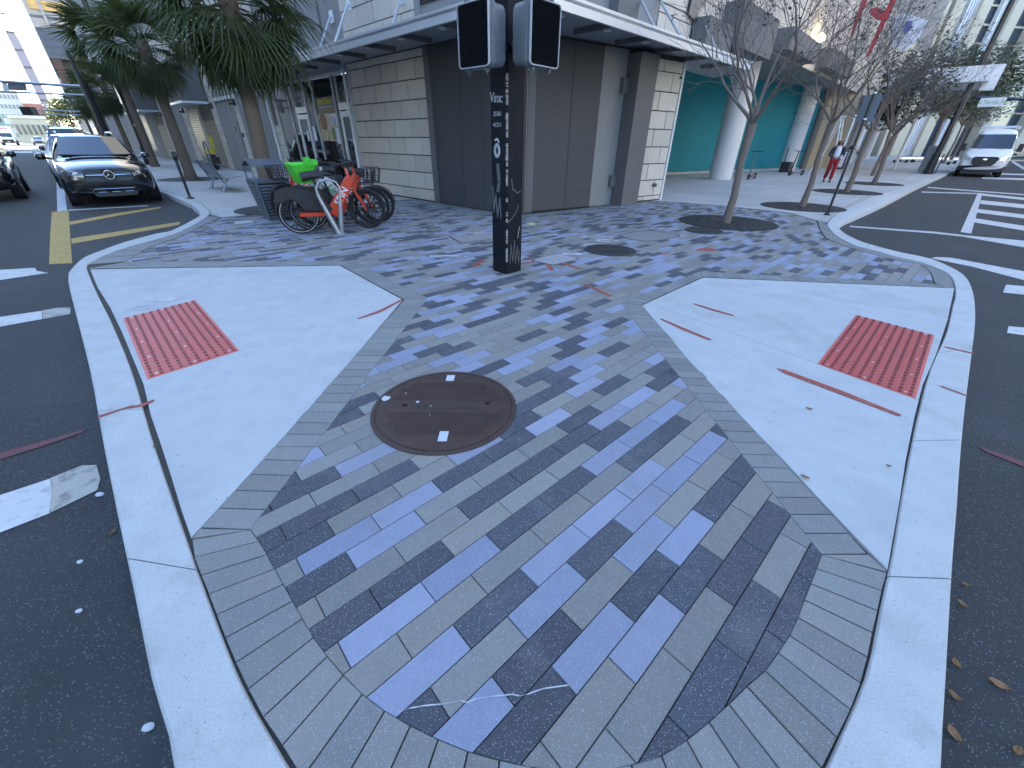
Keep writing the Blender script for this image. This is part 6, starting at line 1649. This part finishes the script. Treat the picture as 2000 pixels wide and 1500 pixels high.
# parked black SUV facing the viewer
HD=-44.6
fwd=V((math.cos(rad(HD)),math.sin(rad(HD)),0));lft=V((-fwd.y,fwd.x,0))
a=G(155,400,ROADZ);ctr=a+V((0,0,0))
# front-left-in-picture tyre is the car's right wheel: centre = tyre - forward*(L/2-.92) + left*(hw-.12)
cx=a-fwd*(4.66/2-.92)+lft*(.95-.13)*1.0
suv('glossy black SUV with a star badge facing the viewer at the left kerb',cx.x,cx.y,HD)
# vehicles parked behind it
for i,(d,lab,pa,H_,low) in enumerate(((6.1,'white topped car parked directly behind the black SUV',m_carwhite,1.66,False),(12.6,'dark van-like SUV parked two behind the black SUV',m_carblack,1.95,False),(19.5,'grey car parked three behind the black SUV',m_cargrey,1.5,True),(26.5,'dark car parked four behind the black SUV',m_carblack,1.5,True))):
    p=cx-fwd*d-lft*(.12 if i==0 else 0);suv(lab,p.x,p.y,HD,pa,H=H_,detail=False,group='cars parked along the left kerb',name='parked_car',low=low)
# dark car entering from the left, seen from its flank (heading towards the viewer)
q=G(2,430,ROADZ)
qq=G(27,412,ROADZ)
carp=qq+lft*.0
car_=suv('black car driving towards the viewer, cut by the left edge',0,0,HD,name='moving_car',cat='car')
fr_=G(48,372,ROADZ)   # rear left wheel contact
car_.location=(fr_+fwd*(4.66/2-.95)-lft*(.95-.13)).to_tuple()[:2]+(ROADZ,)
# far traffic
def far(px,py,D=None): return G(px,py,ROADZ)
p=far(79,283);suv('silver sedan coming towards the viewer in the distance on the left',p.x,p.y,HD,m_cargrey,H=1.47,W=1.85,detail=False,low=True,name='distant_car',group='distant traffic on the left street')
p=far(93,274);suv('white car behind the distant silver sedan',p.x-6,p.y+8,HD,m_carwhite,H=1.5,detail=False,low=True,name='distant_car',group='distant traffic on the left street')
p=far(58,276);suv('dark car beside the white box truck in the distance',p.x-4,p.y+4,HD,m_carblack,H=1.5,detail=False,low=True,name='distant_car',group='distant traffic on the left street')
# white box truck with red lettering
p=far(22,284);tr_=thing('box_truck','white box truck with red lettering on its nose box at the far left','truck',(p.x,p.y,ROADZ),rad(HD))
mb=MB();mb.bevbox(-6,-.9,-1.15,1.15,.9,3.15,.04);mb.build('cargo_box',m_carwhite,tr_)
body(tr_,[(1.2,[(0,.45),(.8,.45),(.95,.6),(.95,.8),(.9,1.1),(.8,1.2),(.4,1.25),(0,1.26)]),(.9,[(0,.4),(.9,.4),(1.0,.6),(1.0,.9),(.95,1.2),(.85,1.32),(.4,1.36),(0,1.37)]),(.3,[(0,.4),(.95,.4),(1.0,.6),(1.0,1.0),(.97,1.35),(.8,1.75),(.4,1.8),(0,1.8)]),(-.1,[(0,.4),(.95,.4),(1.0,.6),(1.0,1.0),(.97,1.4),(.85,2.1),(.4,2.16),(0,2.17)]),(-.9,[(0,.4),(.95,.4),(1.0,.6),(1.0,1.0),(.97,1.4),(.85,2.1),(.4,2.16),(0,2.17)])],m_carwhite,'cab')
mb=MB();mb.face([V((.93,-.82,1.38)),V((.93,.82,1.38)),V((.12,.78,2.02)),V((.12,-.78,2.02))]);mb.build('windscreen',m_carglass,tr_)
mb=MB();mb.box(1.1,1.24,-.75,.75,.5,.98);mb.build('grille',m_plast,tr_)
mb=MB();mb.box(1.24,1.26,-.2,.2,.55,.68);mb.build('number_plate',m_whitec,tr_)
text('U-BOX',.42,'lettering',m_red,tr_,frame(V((-.89,0,2.75)),(0,1,0),(0,0,1)),bold=True)
for s_ in (-1,1):
    for xx in (.3,-4.6): carwheel(tr_,xx,s_*.95,.4)
    mb=MB();mb.box(1.15,1.26,s_*.86-.1,s_*.86+.1,.75,.92);mb.build('headlight',m_lamp,tr_)
# white high roof van on the right, facing the viewer
HV=180+45.5
fv=V((math.cos(rad(HV)),math.sin(rad(HV)),0));lv=V((-fv.y,fv.x,0))
a=G(1866,343,ROADZ)   # van's right front tyre contact in the picture's left
van=thing('parked_van','white high roof van with black grille facing the viewer at the right kerb','van',(0,0,ROADZ),rad(HV))
hw=1.03;f=2.9
van.location=(a-fv*(f-1.0)-lv*(-(hw-.15))).to_tuple()[:2]+(ROADZ,)
vb=G(1952,342,ROADZ)
def vs2(x,wd,belt,rw,top,bot=.32): return (x,[(0,bot),(wd*.9,bot),(wd,bot+.18),(wd,(bot+belt)/2+.1),(wd*.98,belt),(rw,top-.08),(rw*.6,top),(0,top+.02)])
body(van,[vs2(f,hw*.80,.90,hw*.66,1.02,.42),vs2(f-.08,hw*.92,1.0,hw*.78,1.14,.34),vs2(f-.5,hw*.99,1.16,hw*.84,1.30,.32),vs2(f-.85,hw,1.24,hw*.84,1.42),vs2(f-1.2,hw,1.3,hw*.84,1.85),vs2(f-1.55,hw,1.32,hw*.80,2.22),vs2(f-1.9,hw,1.34,hw*.80,2.45),vs2(f-2.4,hw,1.36,hw*.82,2.50),vs2(-f+.1,hw,1.36,hw*.82,2.50),vs2(-f,hw*.97,1.3,hw*.78,2.42,.4)],m_carwhite)
def vw(u,v): s_=2*u-1;return V((f-.80-.62*v-.12*s_*s_,s_*(hw*.84-.09*v),1.44+.72*v+.03))
mb=MB();nu,nv=8,4;vs_=[vw(i/nu,j/nv) for j in range(nv+1) for i in range(nu+1)];mb.add(vs_,[(j*(nu+1)+i,j*(nu+1)+i+1,(j+1)*(nu+1)+i+1,(j+1)*(nu+1)+i) for j in range(nv) for i in range(nu)]);mb.build('windscreen',m_carglass,van,smooth=True)
def vplate(pts,name,m,fx,th=.06,par=None):
    mb=MB();vs_=[V((fx(p[0]),p[0],p[1])) for p in pts]+[V((fx(p[0])-th,p[0],p[1])) for p in pts];n=len(pts);mb.add(vs_,[tuple(range(n)),tuple(range(2*n-1,n-1,-1))]+[(i,(i+1)%n,n+(i+1)%n,n+i) for i in range(n)]);fixn(mb);return mb.build(name,m,par or van)
vg=vplate([(-.48,.72),(-.36,.60),(.36,.60),(.48,.72),(.56,.98),(.46,1.06),(-.46,1.06),(-.56,.98)],'grille',m_plast,lambda y_:f+.11-.1*y_*y_)
mb=MB();mb.lathe([(.09,0),(.09,.012)],20,mat=Matrix.Translation((f+.115,0,.93))@Matrix.Rotation(math.pi/2,4,'Y')@Matrix.Diagonal((.45,1,1,1)));mb.build('oval_badge',m_chrome,vg)
vplate([(-.97,.36),(-.6,.28),(.6,.28),(.97,.36),(.98,.58),(.5,.60),(-.5,.60),(-.98,.58)],'bumper',m_plast,lambda y_:f+.13-.24*abs(y_)**3,.25)
for s_ in (-1,1):
    vplate([(s_*.62,.86),(s_*.60,.98),(s_*.78,1.10),(s_*.92,1.16),(s_*.94,1.0),(s_*.80,.88)],'headlight',m_lamp,lambda y_:f+.11-.24*abs(y_)**3)
    mb=MB();mb.bevbox(f-1.05,f-.9,s_*(hw+.15)-.11,s_*(hw+.15)+.11,1.32,1.72,.03);mb.tube([V((f-.98,s_*hw*.95,1.4)),V((f-.98,s_*(hw+.15),1.45))],.03,5);mb.build('wing_mirror',m_plast,van)
    for xx in (f-1.0,-f+1.15): carwheel(van,xx,s_*(hw-.15),.36)
    mb=MB();mb.face([V((f-1.30,s_*(hw+.006),1.42)),V((f-2.2,s_*(hw+.006),1.42)),V((f-2.2,s_*(hw*.92),2.02)),V((f-1.62,s_*(hw*.92),2.02))]);mb.build('side_window',m_carglass,van)
    mb=MB();mb.tube([V((f-2.0,s_*.72,2.60)),V((-f+.3,s_*.72,2.60))],.02,6);mb.build('roof_rail',m_alum,van)
for k in range(4): mb=MB();xx=f-2.1-k*1.1;mb.tube([V((xx,-.8,2.5)),V((xx,-.72,2.6)),V((xx,.72,2.6)),V((xx,.8,2.5))],.02,6);mb.build('rack_bar',m_alum,van)
for s_ in (-1,1): mb=MB();mb.box(f-.85,f-.80,s_*.35-.17,s_*.35+.17,1.425,1.45);mb.build('bonnet_vent',m_plast,van)
p=V(van.location)-fv*7.0+lv*.45;suv('dark pickup like vehicle parked behind the white van',p.x,p.y,HV,m_carblack,H=1.8,detail=False,name='parked_car',group='cars behind the white van')
p=V(van.location)-fv*19+lv*4.5;suv('white car in the far distance of the right street',p.x,p.y,HV,m_carwhite,H=1.55,detail=False,name='distant_car',low=True,group='cars behind the white van')
p=V(van.location)-fv*34+lv*7.5;suv('dark blue car at the far right edge of the right street',p.x,p.y,HV,m_carblack,H=1.55,detail=False,name='distant_car',low=True,group='cars behind the white van')

# ================================================================== PERSON
def skin(name,verts,edges,radii,m,parent,root=0,sub=2):
    me=bpy.data.meshes.new(name);me.from_pydata([tuple(v) for v in verts],edges,[]);o=link(name,me)
    md=o.modifiers.new('s','SKIN');md.use_smooth_shade=True
    for i,s in enumerate(me.skin_vertices[0].data): s.radius=(radii[i],radii[i]) if not hasattr(radii[i],'__len__') else radii[i]; s.use_root=(i==root)
    mm=o.modifiers.new('b','SUBSURF');mm.levels=sub;mm.render_levels=sub
    bpy.context.view_layer.update();dg=bpy.context.evaluated_depsgraph_get();me2=bpy.data.meshes.new_from_object(o.evaluated_get(dg));bpy.data.objects.remove(o)
    me2.materials.clear();me2.materials.append(m);me2.name=name
    for p in me2.polygons:p.use_smooth=True
    return link(name,me2,parent)
g=G(1614,356);per=thing('person','woman in a navy jacket, white shirt and dark red trousers walking with a white cup','person',(g.x,g.y,0),rad(180+math.degrees(math.atan2(g.y,g.x))+8))
# x forward, y left
Vb=[(0,0,.90),(0,0,1.05),(0,0,1.22),(0,0,1.36),(.01,0,1.44),(.02,0,1.50),
 (.0,.09,.86),(.06,.10,.48),(-.02,.10,.08),(.10,.10,.03),
 (.0,-.09,.86),(-.02,-.10,.48),(-.22,-.10,.12),(-.13,-.10,.04),
 (0,.17,1.36),(-.02,.24,1.10),(.14,.20,1.00),
 (0,-.17,1.36),(-.03,-.24,1.10),(.17,-.17,1.06)]
Eb=[(0,1),(1,2),(2,3),(3,4),(4,5),(0,6),(6,7),(7,8),(8,9),(0,10),(10,11),(11,12),(12,13),(3,14),(14,15),(15,16),(3,17),(17,18),(18,19)]
Rb=[.12,.11,.12,.10,.05,.05,.085,.055,.038,.03,.085,.055,.038,.03,.05,.038,.028,.05,.038,.028]
skin('body',Vb,Eb,Rb,m_skin,per)
skin('head',[(.02,0,1.49),(.03,0,1.56),(.03,0,1.62)],[(0,1),(1,2)],[(.055,.06),(.085,.075),(.07,.07)],m_skin,per)
mb=MB();mb.tube([V((.115,0,1.575)),V((.135,0,1.55)),V((.115,0,1.54))],[.008,.014,.008],6);mb.build('nose',m_skin,per)
for s_ in (-1,1): mb=MB();mb.lathe([(.009,0),(.002,.006)],8,mat=Matrix.Translation((.108,s_*.03,1.585))@Matrix.Rotation(math.pi/2,4,'Y'));mb.build('eye',m_hair,per)
mb=MB();mb.box(.108,.114,-.02,.02,1.515,1.522);mb.build('mouth',m_redc,per)
skin('hair',[(-.03,0,1.64),(-.06,0,1.55),(-.06,.07,1.44),(-.06,-.07,1.44),(-.05,.09,1.34),(-.05,-.09,1.34)],[(0,1),(1,2),(1,3),(2,4),(3,5)],[.085,.085,.055,.055,.04,.04],m_hair,per)
skin('trousers',[(0,0,.92),(.0,.09,.84),(.06,.10,.48),(-.02,.10,.10),(.0,-.09,.84),(-.02,-.10,.48),(-.21,-.10,.14)],[(0,1),(1,2),(2,3),(0,4),(4,5),(5,6)],[.14,.105,.085,.07,.105,.085,.07],m_redc,per)
skin('shirt',[(.015,0,.93),(.02,0,1.1),(.02,0,1.25),(.02,0,1.36),(.02,0,1.42)],[(0,1),(1,2),(2,3),(3,4)],[.135,.125,.13,.11,.06],m_whitec,per)
for s_ in (-1,1):
    skin('jacket_half',[(-.05,s_*.09,.80),(-.05,s_*.10,1.05),(-.04,s_*.10,1.25),(-.02,s_*.12,1.38),(0,s_*.19,1.35),(-.02,s_*.25,1.10),(.10,s_*.215,1.01)],[(0,1),(1,2),(2,3),(3,4),(4,5),(5,6)],[.095,.09,.095,.085,.07,.06,.05],m_navy,per)
    for k,(dx,L) in enumerate(((-.02,.06),(-.007,.07),(.007,.072),(.02,.065))):
        y_=.20 if s_>0 else -.17;z_=1.0 if s_>0 else 1.06;x_=.17 if s_>0 else .20
        mb=MB();mb.tube([V((x_,y_-s_*.0,z_+dx)),V((x_+L*.6,y_-s_*.01,z_+dx)),V((x_+L*.8,y_-s_*.04,z_+dx))],[.009,.009,.007],6);mb.build('finger',m_skin,per)
    mb=MB();mb.tube([V((x_,y_,z_+.03)),V((x_+.04,y_-s_*.035,z_+.05))],[.010,.008],6);mb.build('thumb',m_skin,per)
    mb=MB();fx=.0 if s_>0 else -.2;mb.tube([V((fx-.04,s_*.10,.05)),V((fx+.06,s_*.10,.04)),V((fx+.17,s_*.10,.03))],[.045,.045,.03],8);smoothobj(mb.build('shoe',m_black,per),60)
cg=Matrix.Translation((g.x,g.y,0))@Matrix.Rotation(per.rotation_euler.z,4,'Z')
cp_=cg@V((.25,.155,.99));cup=thing('paper_cup',"white lidded cup in the walking woman's hand",'cup',cp_[:]);mb=MB();mb.lathe([(.03,-.06),(.042,.06),(.045,.065),(.04,.075)],16);mb.build('cup_body',m_whitec,cup)
